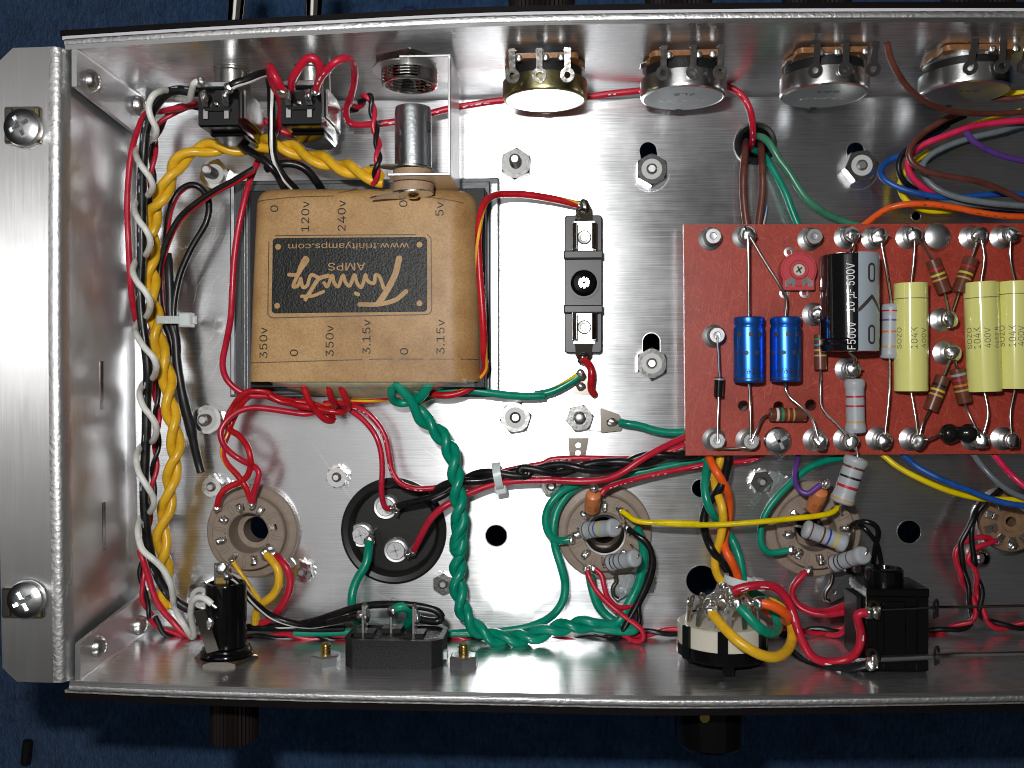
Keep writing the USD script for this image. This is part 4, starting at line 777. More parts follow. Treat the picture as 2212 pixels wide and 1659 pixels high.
# ================================================================ things on the rear wall
def rthing(name, label, category, u, z, group=None):
    x = (u - 1219.0) * (CAMZ - z) / FOC; return Thing(name, label, category, (x, on_rear(x, z), z), REAR, group)
t = rthing('fuse_holder', 'round black fuse holder standing out of the lower wall with soldered tags', 'fuse holder', 475, 26.0)
t.part('hexagon_nut', tf(hexnut(17.5, 2.6, 6.6, 0.05, 0.1), R=rz(0)), 'dark_metal', smooth=20); t.part('flange', lathe([(0, 2.65), (7.9, 2.65), (8.2, 3.2), (8.0, 4.0), (7.4, 4.6), (7.5, 5.2), (6.6, 5.8), (0, 5.8)], 48), 'black')
t.part('barrel', lathe([(0, 5.6), (6.45, 5.6), (6.4, 25.0), (6.0, 25.8), (5.2, 25.9), (5.0, 25.0), (4.9, 22.5), (0, 22.5)], 56), 'black')
t.part('moulded_panel', bx(-2.5, -1.0, 6.3, 6.7, 7, 18, 0.1), 'black')
tg = t.part('end_tag', cat([tf(bx(-2.3, 2.3, -0.25, 0.25, 20, 32.5, 0.12), (0.6, 2.6, 0)), tf(bx(-0.25, 0.25, -2.0, 0.6, 22, 30.5, 0.1), (-1.7, 2.6, 0))]), 'dark_metal', smooth=20)
t.part('amber_reflection', tf(bx(-1.6, 1.6, 0, 0.5, 25.6, 28.2, 0.15), (0.5, 2.9, 0)), 'brass', tg); t.part('solder_joint', blob((0.5, 3.1, 31.0), 1.9, 2, (1, 0.6, 1.1)), 'solder', tg)  # the brass bar stands for an amber reflection on the tag
sl = t.part('side_tag', tf(bx(-2.0, 2.0, -0.25, 0.25, 0, 14.0, 0.12), (1.6, 7.0, 5.4), rx(-0.10) @ ry(0.28)), 'dark_metal', smooth=20); t.part('solder_joint', blob((2.6, 7.6, 14.5), 1.5, 6, (0.9, 0.5, 1.5)), 'solder', sl)
c_ = rthing('ribbed_fuse_cap', 'ribbed black fuse cap outside the lower faceplate', 'knob', 493, 26.0)  # screw cap of the fuse holder
pf = sg.Polygon([((7.5 if k % 2 else 7.1) * math.cos(k * PI / 36), (7.5 if k % 2 else 7.1) * math.sin(k * PI / 36)) for k in range(72)]); c_.part('cap_body', extr(pf, 20, -24.5), 'knob', smooth=False); c_.part('cap_flange', cyl(8.6, 3, -5, 40, 0.4), 'knob')
c_ = rthing('selector_knob', 'black round selector knob in shadow outside the lower faceplate', 'knob', 1530, 26.0)
c_.part('knob_body', lathe([(0, -24), (9.5, -24), (10.5, -23), (11.5, -8), (13.5, -7), (13.5, -4.9), (0, -4.9)], 48), 'black'); c_.part('set_screw', tf(cyl(1.5, 0.4, 0, 16), (3.2, 11.0, -12), rx(-PI / 2)), 'brass')
# mains inlet
t = Thing('mains_inlet', 'black mains inlet block with three soldered upright blades', 'socket', (0, 0, 0)); a, b = at(740.7, 1420, 34), at(953, 1420, 34)
x0, x1, ye, yw = a[0], b[0], -82.0, on_rear(a[0], 30) ; F = np.array([[1.0, 0, 0], [0, 0, -1.0], [0, 1.0, 0]])
pr = sg.Polygon([(x0 + 3.2, 15), (x1 - 3.2, 15), (x1, 18.2), (x1, 31), (x1 - 3, 34), (x0 + 3, 34), (x0, 31), (x0, 18.2)]).buffer(0.8).buffer(-0.8)
bd = t.part('inlet_body', tf(extr(pr.buffer(-0.05), ye - yw), (0, ye, 0), F), 'black_speck', smooth=25); t.part('end_rim', tf(extr(pr.buffer(0.2).difference(pr.buffer(-1.4)), 0.9), (0, ye + 0.9, 0), F), 'bakelite', bd, smooth=25)
t.part('mounting_cutout', tf(extr(sg.Polygon([(x0 - 1.6, 33.2), (x1 + 1.0, 33.2), (x1 + 1.0, 16), (x0 - 1.6, 16)]), 0.25), (0, yw + 0.28, 0), F), 'black_matt')
for u, v0, v1, z in ((490, 500, 880, 27.5), (865, 450, 850, 22.0), (1165, 510, 915, 27.5)):
    p0, p1 = at(u, v1, z, 'E9'), at(u, v0, z, 'E9'); q = tf(bx(-3.2, 3.2, ye - 0.1, ye + 1.5, -3.2, 3.2, 0.2), (p0[0], 0, z - 2.4)); t.part('blade_boss', q, 'bakelite', bd)
    bl = t.part('blade', cat([tf(bx(-0.45, 0.45, ye, p1[1], -2.6, 2.6, 0.12), (p0[0], 0, z - 1.4)), tf(bx(-0.25, 0.6, p1[1] - 5.0, p1[1] - 1.0, -2.2, 2.9, 0.1), (p0[0] + 0.5, 0, z - 1.4))]), 'steel', smooth=20)
    t.part('solder_joint', blob((p0[0] + 1.0, (p0[1] + p1[1]) / 2 + 1, z), 1.6, int(u), (0.7, 1.3, 1.2)), 'solder', bl)
t.part('snap_tab', bx(x1, x1 + 1.2, yw + 3.2, yw + 5.6, 26, 29, 0.15), 'tie')
for u, lab in ((697, 'nut on a brass stud left of the black mains inlet'), (1001, 'nut on a brass stud right of the black mains inlet')):
    t = rthing('panel_nut', lab, 'nut', u, 29.5); teeth = sg.Polygon([((4.9 if k % 2 else 4.1) * math.cos(k * PI / 13), (4.9 if k % 2 else 4.1) * math.sin(k * PI / 13)) for k in range(26)])
    t.part('toothed_washer', extr(teeth, 0.8, 0.05), 'zinc', smooth=False); t.part('nut_body', hexa(8.2, 3.8, 0.9, 0.5, PI / 2), 'zinc', smooth=20); t.part('brass_stud', stud(1.7, 7.6, 0.5), 'brass')
# rotary switch
t = rthing('rotary_switch', 'round rotary switch with cream wafer in a black case and soldered tags', 'switch', 1556, 25.0); dw = lambda y: y - t.loc[1]
t.part('black_case', lathe([(0, 2.4), (10, 2.4), (13.4, 3.4), (14.0, 4.2), (14.0, dw(-82.3)), (0, dw(-82.3))], 64), 'black'); t.part('mount_boss', cat([bx(-3, 3, -5, 5, 0.05, 2.5, 0.2), bx(-1.5, 1.5, 9, 13.0, 0.05, 3.6, 0.2)]), 'black')
cw = t.part('cream_wafer', lathe([(0, dw(-82.2)), (13.7, dw(-82.2)), (13.7, dw(-76.3)), (13.2, dw(-75.9)), (0, dw(-75.9))], 64), 'cream')
for a in (0.55, 1.42, 2.42, -1.0): t.part('case_clip', tf(bx(13.6, 14.5, -1.5, 1.5, 3.8, dw(-75.6), 0.2), R=rz(a)), 'black')
for k in range(14):
    a = 0.25 + k * 2 * PI / 14; r_ = 11.0; q = unary_union([rect(-0.75, -0.2, 0.75, 4.8), sg.Point(0, 5.8).buffer(1.35)]).difference(sg.Point(0, 5.8).buffer(0.6))
    t.part('tag', tf(tf(extr(q, 0.35), (0, 0, 0), np.array([[1.0, 0, 0], [0, 0, -1.0], [0, 1.0, 0]])), (r_ * math.cos(a), r_ * math.sin(a), dw(-76.2)), rz(a + PI / 2) @ rx(-0.12)), 'steel' if k % 3 else 'lead', smooth=20)
for u, v, z in ((360, 1090, 31), (445, 1075, 29), (505, 1105, 31), (620, 1085, 30), (455, 985, 20)): t.wpart('solder_joint', blob(at(u, v, z, 'B7'), 1.6, u, (1, 1.1, 1)), 'solder')
# jack
t = Thing('output_jack', 'square black plastic output jack on the lower wall at the right', 'jack', (0, 0, 0)); a, b = at(1873, 1300, 38), at(2006, 1300, 38); x0, x1 = a[0], b[0]; yw = on_rear(x0, 30)
J = 'black'; bd = t.part('jack_body', cat([bx(x0, x1, -86.9, -64.5, 22, 37.4, 0.4), bx(x0 - 0.2, x1 + 0.2, -64.6, -62.2, 21, 38.2, 0.3)]), J, smooth=25)
for xa, xb in ((x0 - 0.05, x0 + 3.2), (x1 - 3.2, x1 + 0.05)): t.part('side_rail', bx(xa, xb, -86.5, -64.6, 36.5, 38.0, 0.2), J, bd)
t.part('centre_rib', bx((x0 + x1) / 2 - 4, (x0 + x1) / 2 + 2.5, -86.0, -66, 36.6, 37.9, 0.3), J, bd); t.part('side_step', bx(x0 - 1.4, x0, -84.5, -66, 20, 33, 0.3), 'black_matt', bd)
xc = (x0 + x1) / 2 - 1.0; t.part('round_boss', tf(lathe([(0, 0), (5.6, 0), (5.6, 4.0), (5.0, 4.6), (3.0, 4.7), (2.6, 3.2), (0, 3.0)], 40), (xc, -62.3, 29.0), REAR), J, bd, smooth=30)
for u, v, z in ((490, 1140, 39.5), (480, 1455, 39.5), (885, 1135, 37.5), (890, 1440, 37.5)):
    p = at(u, v, z, 'B8'); s_ = -1 if u < 600 else 1; lg_ = t.part('tag', tf(extr(unary_union([rect(-2.2, -1.8, 0.5, 1.8), sg.Point(1.2, 0).buffer(2.2)]).difference(sg.Point(1.5, 0).buffer(0.9)), 0.4), p + np.array([0, 0, -0.4]), frame((0.75 * s_, 0, 0.66), (0, 1, 0))), 'dark_metal', smooth=False)
    if s_ < 0: t.part('solder_joint', blob(p + np.array([0.3, -0.3, 0.2]), 1.5, u, (0.9, 1.3, 0.7)), 'solder', lg_)

# ================================================================ the red turret board
ZB = 13.0
pb = [at(1477, 485, ZB), at(2290, 482.5, ZB), at(2290, 979.5, ZB), at(1481, 984, ZB)]
brd = Thing('turret_board', 'red fibre board studded with silver turrets and carrying the parts', 'circuit board', (pb[0][0], pb[0][1], ZB - 2.6))
pg = sg.Polygon([tuple(p[:2]) for p in pb])
for u, v, r in ((460, 1270, 1.5), (690, 1275, 1.5), (900, 1265, 1.6)): q = at(u, v, ZB, 'A8'); pg = pg.difference(sg.Point(q[0], q[1]).buffer(r * 1.15))
bp_ = brd.wpart('board_plate', extr(pg, 2.6, ZB - 2.6), 'board', smooth=False)
ZT_ = ZB + 6.6
TUR = [('A8', 265, 163), ('A8', 490, 148), ('A8', 925, 165), ('A8', 1168, 152), ('A8', 290, 810), ('A8', 955, 665), ('A8', 290, 1497), ('A8', 512, 1502), ('A8', 960, 1500), ('B1', 245, 160), ('B1', 475, 152), ('B1', 897, 152), ('B1', 1102, 150), ('B1', 700, 702), ('B1', 722, 920), ('B1', 70, 1030), ('B1', 58, 1500), ('B1', 275, 1492), ('B1', 497, 1495), ('B1', 908, 1492), ('B1', 1108, 1492)]
tl_ = lathe([(0, 0.02), (4.1, 0.02), (4.1, 0.25), (3.2, 0.7), (2.0, 1.2), (1.9, 2.6), (2.9, 3.0), (3.0, 3.5), (2.4, 3.9), (1.95, 4.1), (1.9, 5.4), (2.7, 5.7), (2.8, 6.2), (2.5, 6.6), (1.3, 6.6), (1.1, 6.0), (0, 5.9)], 28)
SOLD = {1, 3, 9, 10, 11, 12, 13, 14, 15, 17, 18, 19, 20, 8, 16, 5}
for k, (key, u, v) in enumerate(TUR):
    p = at(u, v, ZT_, key); q = tf(tl_, (p[0], p[1], ZB)); q.vertices[:, :2] = p[:2] + (q.vertices[:, :2] - p[:2]) * 0.93
    tp = brd.wpart('turret', q, 'zinc')
    if k in SOLD: brd.wpart('solder_joint', blob((p[0] + 0.2, p[1] - 0.3, ZT_ - 0.3), 2.3, k, (1, 1.05, 0.55)), 'solder', tp)
    if k in SOLD: a_ = k * 2.1; brd.wpart('clipped_lead', rod(np.r_[p[:2], ZT_ - 0.2], np.r_[p[:2] + np.array([math.cos(a_), math.sin(a_)]) * 2.6, ZT_ + 1.0], 0.4), 'lead', tp)
def tur(k, dz=0.0): key, u, v = TUR[k]; return at(u, v, ZT_ + dz, key)
for u, v, key, lab in ((690, 1500, 'A8', 'cross head screw holding the red board near its lower edge'), (625, 165, 'B1', 'dome head screw near the upper edge of the red board between two turrets')):
    p = at(u, v, ZB + 2.2, key); t = Thing('board_screw', lab, 'screw', (p[0], p[1], ZB)); t.part('screw_head', lathe([(0, 0.02), (4.3, 0.02), (4.5, 0.9), (4.0, 1.9), (2.6, 2.6), (0, 2.9)], 36), 'zinc_dull' if key == 'A8' else 'zinc')
    if key == 'A8': t.part('cross_recess', cat([tf(bx(-2.9, 2.9, -0.6, 0.6, 2.35, 2.95, 0.1), R=rz(a)) for a in (0.5, 0.5 + PI / 2)]), 'zinc', smooth=False)
# trimmer
p = at(822, 385, ZB + 5, 'A8'); t = Thing('trimmer', 'round red trimmer resistor with a white slotted centre on the red board', 'trimmer', (p[0], p[1], ZB)); k_ = 0.0
R_ = 5.65; dpl = unary_union([sg.Point(0, 0).buffer(R_, quad_segs=16), rect(-4.9, -6.3, 4.9, -1)]); t.part('trimmer_body', extr(dpl, 4.2, 0.6), 'red_trim', smooth=30)
t.part('raised_ring', lathe([(2.9, 4.8), (3.1, 5.1), (5.0, 5.1), (5.3, 4.8)], 40), 'red_trim'); t.part('centre_collar', ring(1.9, 2.8, 0.9, 4.8), 'red_trim')
sc = t.part('adjuster', cyl(1.85, 0.7, 4.8, 28, 0.1), 'cream'); t.part('adjuster_slot', cat([tf(bx(-1.2, 1.2, -0.25, 0.25, 5.5, 5.55, 0), R=rz(a)) for a in (0.7, 2.0)]), 'ink_flat', sc, smooth=False)
for s in (-1, 1): lg_ = t.part('contact', extr(sg.Polygon([(s * 0.9, -3.0), (s * 2.6, -2.3), (s * 4.2, -3.4), (s * 4.2, -5.4), (s * 3.2, -5.4), (s * 2.9, -4.4), (s * 2.3, -4.2), (s * 1.7, -5.4), (s * 1.2, -5.2)]), 0.3, 4.82), 'lead', smooth=False)
for x, y in ((-3.4, -7.0), (3.0, -6.9), (-2.0, 6.3)): t.part('eyelet', lathe([(0.8, 0.05), (1.9, 0.05), (1.7, 0.5), (0.9, 0.6)], 24) if False else tf(lathe([(0.8, 0.05), (1.9, 0.05), (1.7, 0.5), (0.9, 0.6)], 24), (x, y, 0)), 'zinc')

# ---------------------------------------------------------------- soldered components
def leadpart(t, pts, r=0.42): t.wpart('lead', tube(spline(np.array(pts), 0.8), r, 8), 'lead', smooth=60)
def pt(key, u, v, z): return at(u, v, z, key)
def axial(name, label, category, A, B, r, profile, material, bands=(), leads=(), lead_r=0.42):
    """A component lying from A to B (scene mm); profile gives (radius factor, place along it)."""
    A, B = np.asarray(A), np.asarray(B); L = np.linalg.norm(B - A); R = frame(B - A, (0, 0, 1.0)); t = Thing(name, label, category, A, R)
    pr = [(0, 0)] + [(r * f, s * L) for f, s in profile] + [(0, L)]; body = t.part('body', lathe(pr, 36), material, smooth=40)
    fs = np.array([s for f, s in profile]); ff = np.array([f for f, s in profile])
    for s, w, col in bands:
        rr = r * np.interp(s, fs, ff); t.part('colour_band', lathe([(rr - 0.05, s * L - w / 2), (rr + 0.035, s * L - w / 2), (rr + 0.035, s * L + w / 2), (rr - 0.05, s * L + w / 2)], 36), 'band_' + col, body)
    for l in leads: leadpart(t, l, lead_r)
    return t
MF = [(0.55, 0), (0.85, 0.012), (1.0, 0.05), (1.02, 0.11), (0.92, 0.19), (0.90, 0.24), (0.90, 0.76), (0.92, 0.81), (1.02, 0.89), (1.0, 0.95), (0.85, 0.988), (0.55, 1.0)]
STR = [(0.96, 0), (1.0, 0.02), (1.0, 0.98), (0.96, 1.0)]
CAP = [(0.88, 0), (0.98, 0.012), (1.0, 0.03), (1.0, 0.10), (0.93, 0.125), (0.93, 0.145), (1.0, 0.175), (1.0, 0.97), (0.97, 0.99), (0.9, 1.0)]
def zrest(r): return ZB + r + 0.15
# blue electrolytics
for nm, u, v0, v1, top, bot, k in (('left', 500, 690, 1120, [(490, 165, 21), (493, 400, 20)], [(505, 1300, 20), (508, 1480, 20)], 0), ('right', 740, 690, 1115, [(505, 170, 21), (600, 330, 20.5), (700, 490, 20), (738, 570, 19)], [(735, 1160, 19), (760, 1210, 19), (840, 1280, 20), (910, 1360, 20), (945, 1470, 20.5)], 1)):
    r = 4.85; z = zrest(r); A, B = pt('A8', u, v0, z + 1), pt('A8', u, v1, z + 1); A[2] = B[2] = z
    t = axial('electrolytic_capacitor', f'shiny blue electrolytic capacitor, the {nm} of the pair on the red board', 'capacitor', A, B, r, CAP, 'cap_blue', [], [[pt('A8', *top[0])] + [pt('A8', *q) for q in top[1:]] + [A], [B] + [pt('A8', *q) for q in bot]], 0.5)
    LB = np.linalg.norm(B - A)
    t.part('dark_ring', lathe([(r, LB * 0.93), (r + 0.03, LB * 0.93), (r + 0.03, LB * 0.945), (r, LB * 0.945)], 36), 'ink_flat')
    for s_, pos, ang in (('16V-', 0.83, 0.35), ('-16V-', 0.83, -0.5)):
        q = text(s_, 1.7, 0.02); q.apply_translation(-q.bounds.mean(0)); a = q.vertices[:, 0] / r + ang; y_ = q.vertices[:, 1].copy(); q.vertices = np.c_[(r + 0.03) * np.cos(a), (r + 0.03) * np.sin(a), LB * pos - y_]; t.part('print', q, 'ink_flat', smooth=False)
    for pos in (0.27, 0.55):
        for ang in (-0.95, -0.2, 0.6): a = ang + pos; q = sph(0.75, sc=(0.15, 1, 1)); t.part('print_mark', tf(q, ((r - 0.05) * math.cos(a), (r - 0.05) * math.sin(a), LB * pos), rz(a)), 'ink_flat')
# black electrolytic with its grey panel
r = 8.9; z = zrest(r); A, B = at(1843, 547, z + 4), at(1843, 760, z + 4); A[2] = B[2] = z
t = axial('large_electrolytic', 'large black 500V electrolytic capacitor with a grey printed panel on the red board', 'capacitor', A, B, r, CAP[:3] + [(1.0, 0.86), (0.93, 0.88), (0.93, 0.90), (1.0, 0.93)] + CAP[-2:], 'cap_black', [], [[tur(3), pt('B1', 72, 215, 24), A], [B, pt('B1', 82, 960, 22), tur(15)]], 0.5); LB = np.linalg.norm(B - A)
def onround(m, ang, pos, rr): q = m.copy(); a = q.vertices[:, 0] / rr + ang; y_ = q.vertices[:, 1].copy(); zz = q.vertices[:, 2].copy(); q.vertices = np.c_[(rr + zz) * np.cos(a), (rr + zz) * np.sin(a), LB * pos + y_]; return q
def patch(poly, step=0.6):
    x0, y0, x1, y1 = poly.bounds; o = []
    for x in np.arange(x0, x1, step):
        g = poly.intersection(sg.box(x, y0 - 1, x + step, y1 + 1)); o += [extr(q, 0.02) for q in getattr(g, 'geoms', [g]) if q.geom_type == 'Polygon' and q.area > 1e-4]
    return cat(o)
# local x of the frame is up, local y to the side: work out which side the panel faces
SD = 1.0 if (t.R @ np.array([0, 1.0, 0]))[0] > 0 else -1.0
pl = rect(-4.6, -LB / 2 + 0.1, 4.6, LB / 2 - 0.2)
gp = t.part('grey_panel', onround(patch(pl), SD * 0.52, 0.5, r + 0.03), 'grey_print', smooth=30)
def sym(outer, w): return outer.difference(outer.buffer(-w))
for yc in (-LB * 0.29, LB * 0.33): t.part('panel_mark', onround(patch(sym(rect(-1.5, yc - 3.0, 1.5, yc + 3.0, 1.45), 0.7)), SD * 0.52, 0.5, r + 0.07), 'ink_flat', gp, smooth=30)
t.part('panel_mark', onround(patch(sg.LineString([(-4.4, 2.6), (0, -1.6), (4.4, 2.6)]).buffer(0.55)), SD * 0.52, 0.5, r + 0.07), 'ink_flat', gp, smooth=30)
for s_, pos in (('10 µF 500V', 0.36), ('F500V', 0.84)):
    q = text(s_, 2.4, 0.02); q.vertices[:, 0] *= 0.82; q.apply_translation(-q.bounds.mean(0)); v = q.vertices.copy(); q.vertices = np.c_[-v[:, 1] * SD, -v[:, 0], v[:, 2]]
    t.part('voltage_print', onround(q, SD * -0.22, pos, r + 0.03), 'white_print', smooth=False)
# yellow film capacitors
for i, (u0, u1, v0, v1, top, bot, lab) in enumerate(((358, 576, 468, 1175, 10, 18, 'yellow film capacitor standing alone, left of the crossed brown resistors'), (822, 1055, 461, 1178, 11, 19, 'yellow film capacitor, middle one, right of the crossed brown resistors'), (1040, 1262, 457, 1160, 12, 20, 'yellow film capacitor cut by the right edge of the photo'))):
    r = 5.1; z = zrest(r); um = (u0 + u1) / 2; sk_ = 12 if i == 1 else 0; A, B = pt('B1', um - sk_, v0, z + 2.5), pt('B1', um + sk_, v1, z + 2.5); A[2] = B[2] = z
    la = {0: [(465, 330, 19.5)], 1: [(925, 300, 19.5)], 2: [(1095, 300, 19.5)]}[i]; lb_ = {0: [(475, 1330, 19.5)], 1: [(950, 1330, 19.5)], 2: [(1095, 1330, 19.5)]}[i]
    t = axial('film_capacitor', lab, 'capacitor', A, B, r, [(0.97, 0), (1.0, 0.006), (1.0, 0.994), (0.97, 1.0)], 'cap_yellow', [(0.145 if i < 2 else 0.12, 0.22, 'brown')], [[tur(top), pt('B1', *la[0]), A], [B, pt('B1', *lb_[0]), tur(bot)]]); LB = np.linalg.norm(B - A); SD = 1.0 if (t.R @ np.array([0, 1.0, 0]))[0] > 0 else -1.0
    for s_, off, h_ in zip(('SOZO', '104K', '400V', '0652 B'), ((-1.08, -0.16, 0.47), (-1.22, -0.72, -0.14, 0.47), (-1.2, -0.58, -0.1))[i], (1.8, 2.0, 1.8, 1.4)):
        q = text(s_, h_, 0.02); q.apply_translation(-q.bounds.mean(0)); v = q.vertices.copy(); q.vertices = np.c_[-v[:, 1] * SD, -v[:, 0], v[:, 2]]
        t.part('print', onround(q, SD * off, 0.51, r + 0.03), 'cap_print', smooth=False)
# grey power resistors
def lie(key, p, q, r, lift=0.0): A, B = pt(key, *p, zrest(r) + 1), pt(key, *q, zrest(r) + 1); A[2] = B[2] = zrest(r) + lift; return A, B
A, B = lie('B1', (320, 605), (308, 965), 2.9, 1.0)
axial('grey_resistor', 'grey resistor squeezed between the large black capacitor and a yellow one', 'resistor', A, B, 3.0, MF, 'res_grey', [(0.13, 0.6, 'red'), (0.30, 0.6, 'violet'), (0.51, 0.6, 'orange'), (0.78, 0.6, 'gold')], [[tur(9), pt('B1', 280, 350, 19.5), A], [B, pt('B1', 305, 1200, 19.5), tur(17)]])
A, B = lie('B1', (80, 1092), (88, 1450), 3.0, 1.0)
axial('grey_resistor', 'grey resistor with two red bands below the large black capacitor', 'resistor', A, B, 3.2, MF, 'res_grey', [(0.33, 0.6, 'red'), (0.5, 0.6, 'red'), (0.79, 0.6, 'gold')], [[tur(15), A], [B, tur(16)]])
A, B = pt('E4', 1045, 62, 20), pt('E4', 880, 545, 19)
axial('grey_resistor', 'large grey resistor hanging from the lower edge of the red board over a socket', 'resistor', A, B, 3.75, MF, 'res_grey', [(0.22, 0.7, 'brown'), (0.43, 0.7, 'black'), (0.63, 0.9, 'red'), (0.9, 0.6, 'gold')], [[tur(16, 0.4), pt('E4', 1050, 20, 20), A], [B, pt('E4', 860, 600, 14), pt('E4', 880, 650, 10)]])
A, B = pt('E4', 490, 800, 15), pt('E4', 930, 965, 15)
axial('grey_resistor', 'grey resistor with a yellow band lying across the right beige socket', 'resistor', A, B, 3.0, MF, 'res_grey', [(0.13, 0.6, 'brown'), (0.42, 0.6, 'brown'), (0.56, 0.6, 'blue'), (0.73, 0.7, 'yellow')], [[pt('E4', 390, 780, 9), pt('E4', 440, 780, 13), A], [B, pt('E4', 955, 945, 15), pt('E4', 975, 880, 12), pt('E4', 990, 840, 9)]])
A, B = pt('E4', 790, 1175, 11), pt('E4', 1125, 1075, 24)
axial('grey_resistor', 'grey resistor standing tilted at the lower right of the right beige socket', 'resistor', A, B, 2.85, MF, 'res_grey', [(0.10, 0.5, 'brown'), (0.24, 0.5, 'black'), (0.36, 0.5, 'black'), (0.62, 0.5, 'dull')], [[pt('E4', 700, 1140, 8.5), A], [B, pt('E4', 1150, 1040, 24), pt('E4', 1130, 1000, 20)]])
A, B = pt('E3', 555, 780, 13), pt('E3', 935, 745, 24)
axial('grey_resistor', 'grey resistor across the open centre of the middle beige socket', 'resistor', A, B, 2.9, MF, 'res_grey', [(0.12, 0.5, 'dull'), (0.33, 0.5, 'dull'), (0.46, 0.5, 'blue'), (0.57, 0.7, 'yellow')], [[pt('E3', 470, 750, 8.5), A], [B, pt('E3', 965, 735, 24), pt('E3', 1010, 690, 20), pt('E3', 1030, 660, 14), pt('E3', 1000, 610, 9)]])
A, B = pt('E3', 855, 1170, 12), pt('E3', 1180, 1110, 22)
axial('grey_resistor', 'grey resistor at the lower right of the middle beige socket above a ground tag', 'resistor', A, B, 2.8, MF, 'res_grey', [(0.08, 0.5, 'brown'), (0.22, 0.5, 'black'), (0.36, 0.5, 'black'), (0.56, 0.5, 'dull')], [[pt('E3', 860, 1260, 8), pt('E3', 840, 1210, 10), A], [B, pt('E3', 1200, 1085, 22), pt('E3', 1160, 1000, 13), pt('E3', 1110, 950, 9)]])
# brown carbon resistors
def brown(label, key, p, q, r, bands, la, lb_, lift=1.5):
    A, B = lie(key, p, q, r, lift); return axial('brown_resistor', label, 'resistor', A, B, r, STR, 'res_brown', bands, [[*la, A], [B, *lb_]])
brown('brown resistor leading down right from a turret beside the first yellow capacitor', 'B1', (583, 318), (663, 532), 2.25, [(0.16, 0.7, 'brown'), (0.30, 0.7, 'red'), (0.46, 0.7, 'yellow'), (0.60, 0.6, 'gold')], [tur(10)], [tur(13)])
brown('brown resistor leading down left from the turret above the second yellow capacitor', 'B1', (838, 310), (755, 532), 2.25, [(0.16, 0.7, 'brown'), (0.28, 0.7, 'red'), (0.46, 0.7, 'yellow'), (0.60, 0.6, 'gold')], [tur(11)], [tur(13)])
brown('brown resistor leading down left to the black twin capacitor turret', 'B1', (655, 1080), (568, 1298), 2.25, [(0.14, 0.7, 'brown'), (0.28, 0.8, 'black'), (0.42, 0.7, 'yellow'), (0.56, 0.6, 'gold')], [tur(14)], [pt('B1', 530, 1370, 19), tur(18)])
brown('brown resistor with a grey band leading down right from the low middle turret', 'B1', (742, 1030), (795, 1250), 2.25, [(0.17, 0.8, 'grey'), (0.32, 0.7, 'red'), (0.48, 0.7, 'orange'), (0.63, 0.6, 'gold')], [tur(14)], [pt('B1', 830, 1330, 19), tur(19)])
brown('brown resistor with green and blue bands left of the large black capacitor', 'A8', (958, 805), (960, 1035), 2.0, [(0.14, 0.6, 'green'), (0.30, 0.6, 'cyan'), (0.45, 0.6, 'gold'), (0.60, 0.5, 'gold')], [tur(5)], [pt('A8', 962, 1150, 18.5), pt('A8', 972, 1280, 18.5), pt('A8', 1060, 1380, 19), tur(16)])
brown('brown resistor lying sideways below the right blue capacitor', 'A8', (630, 1327), (862, 1327), 2.15, [(0.20, 0.8, 'white'), (0.34, 0.8, 'green'), (0.5, 0.6, 'orange'), (0.65, 0.5, 'gold')], [tur(7), pt('A8', 545, 1430, 19.5), pt('A8', 590, 1345, 18)], [pt('A8', 890, 1330, 18), tur(8)])
# diode
r = 1.55; A, B = lie('A8', (296, 1085), (290, 1210), r, 3.4)
axial('diode', 'small black diode with a grey band near the left edge of the red board', 'diode', A, B, r, STR, 'cap_black', [(0.10, 0.55, 'grey')], [[tur(4), A], [B, tur(6)]])
# orange parts on the sockets
def dip(label, A, B, r, leads):
    A, B = np.asarray(A), np.asarray(B); L = np.linalg.norm(B - A); R = frame(B - A, (0, 0, 1.0)); t = Thing('orange_component', label, 'resistor', A, R)
    b = t.part('body', lathe([(0, 0), (r * 0.5, 0.05), (r * 0.9, r * 0.3), (r, r * 0.7), (r, L - r * 0.7), (r * 0.9, L - r * 0.3), (r * 0.5, L - 0.05), (0, L)], 28), 'orange_cap')
    for k, s_ in enumerate(('25K', '170')):
        q = text(s_, 1.15, 0.02); q.apply_translation(-q.bounds.mean(0)); a = q.vertices[:, 1] / r + (0.35 if k else -0.45); q.vertices = np.c_[(r + 0.03) * np.cos(a), (r + 0.03) * np.sin(a), L * 0.6 - q.vertices[:, 0]]; t.part('print', q, 'ink_flat', b, smooth=False)
    for l in leads: leadpart(t, l, 0.35)
    t.wpart('solder_joint', blob(leads[0][-1] if False else leads[0][0], 1.5, int(L * 10), (1, 1, 1)), 'solder')
dip('small orange resistor standing on the top of the middle beige socket', pt('E3', 668, 330, 17), pt('E3', 640, 545, 10), 2.55, [[pt('E3', 670, 270, 18.5), pt('E3', 668, 320, 17)], [pt('E3', 640, 545, 10), pt('E3', 650, 610, 8)]])
dip('small orange resistor at the top of the right beige socket under a purple wire', pt('E4', 672, 405, 17), pt('E4', 580, 610, 9.5), 2.55, [[pt('E4', 725, 340, 18), pt('E4', 690, 395, 17)], [pt('E4', 580, 610, 9.5), pt('E4', 490, 600, 8)]])
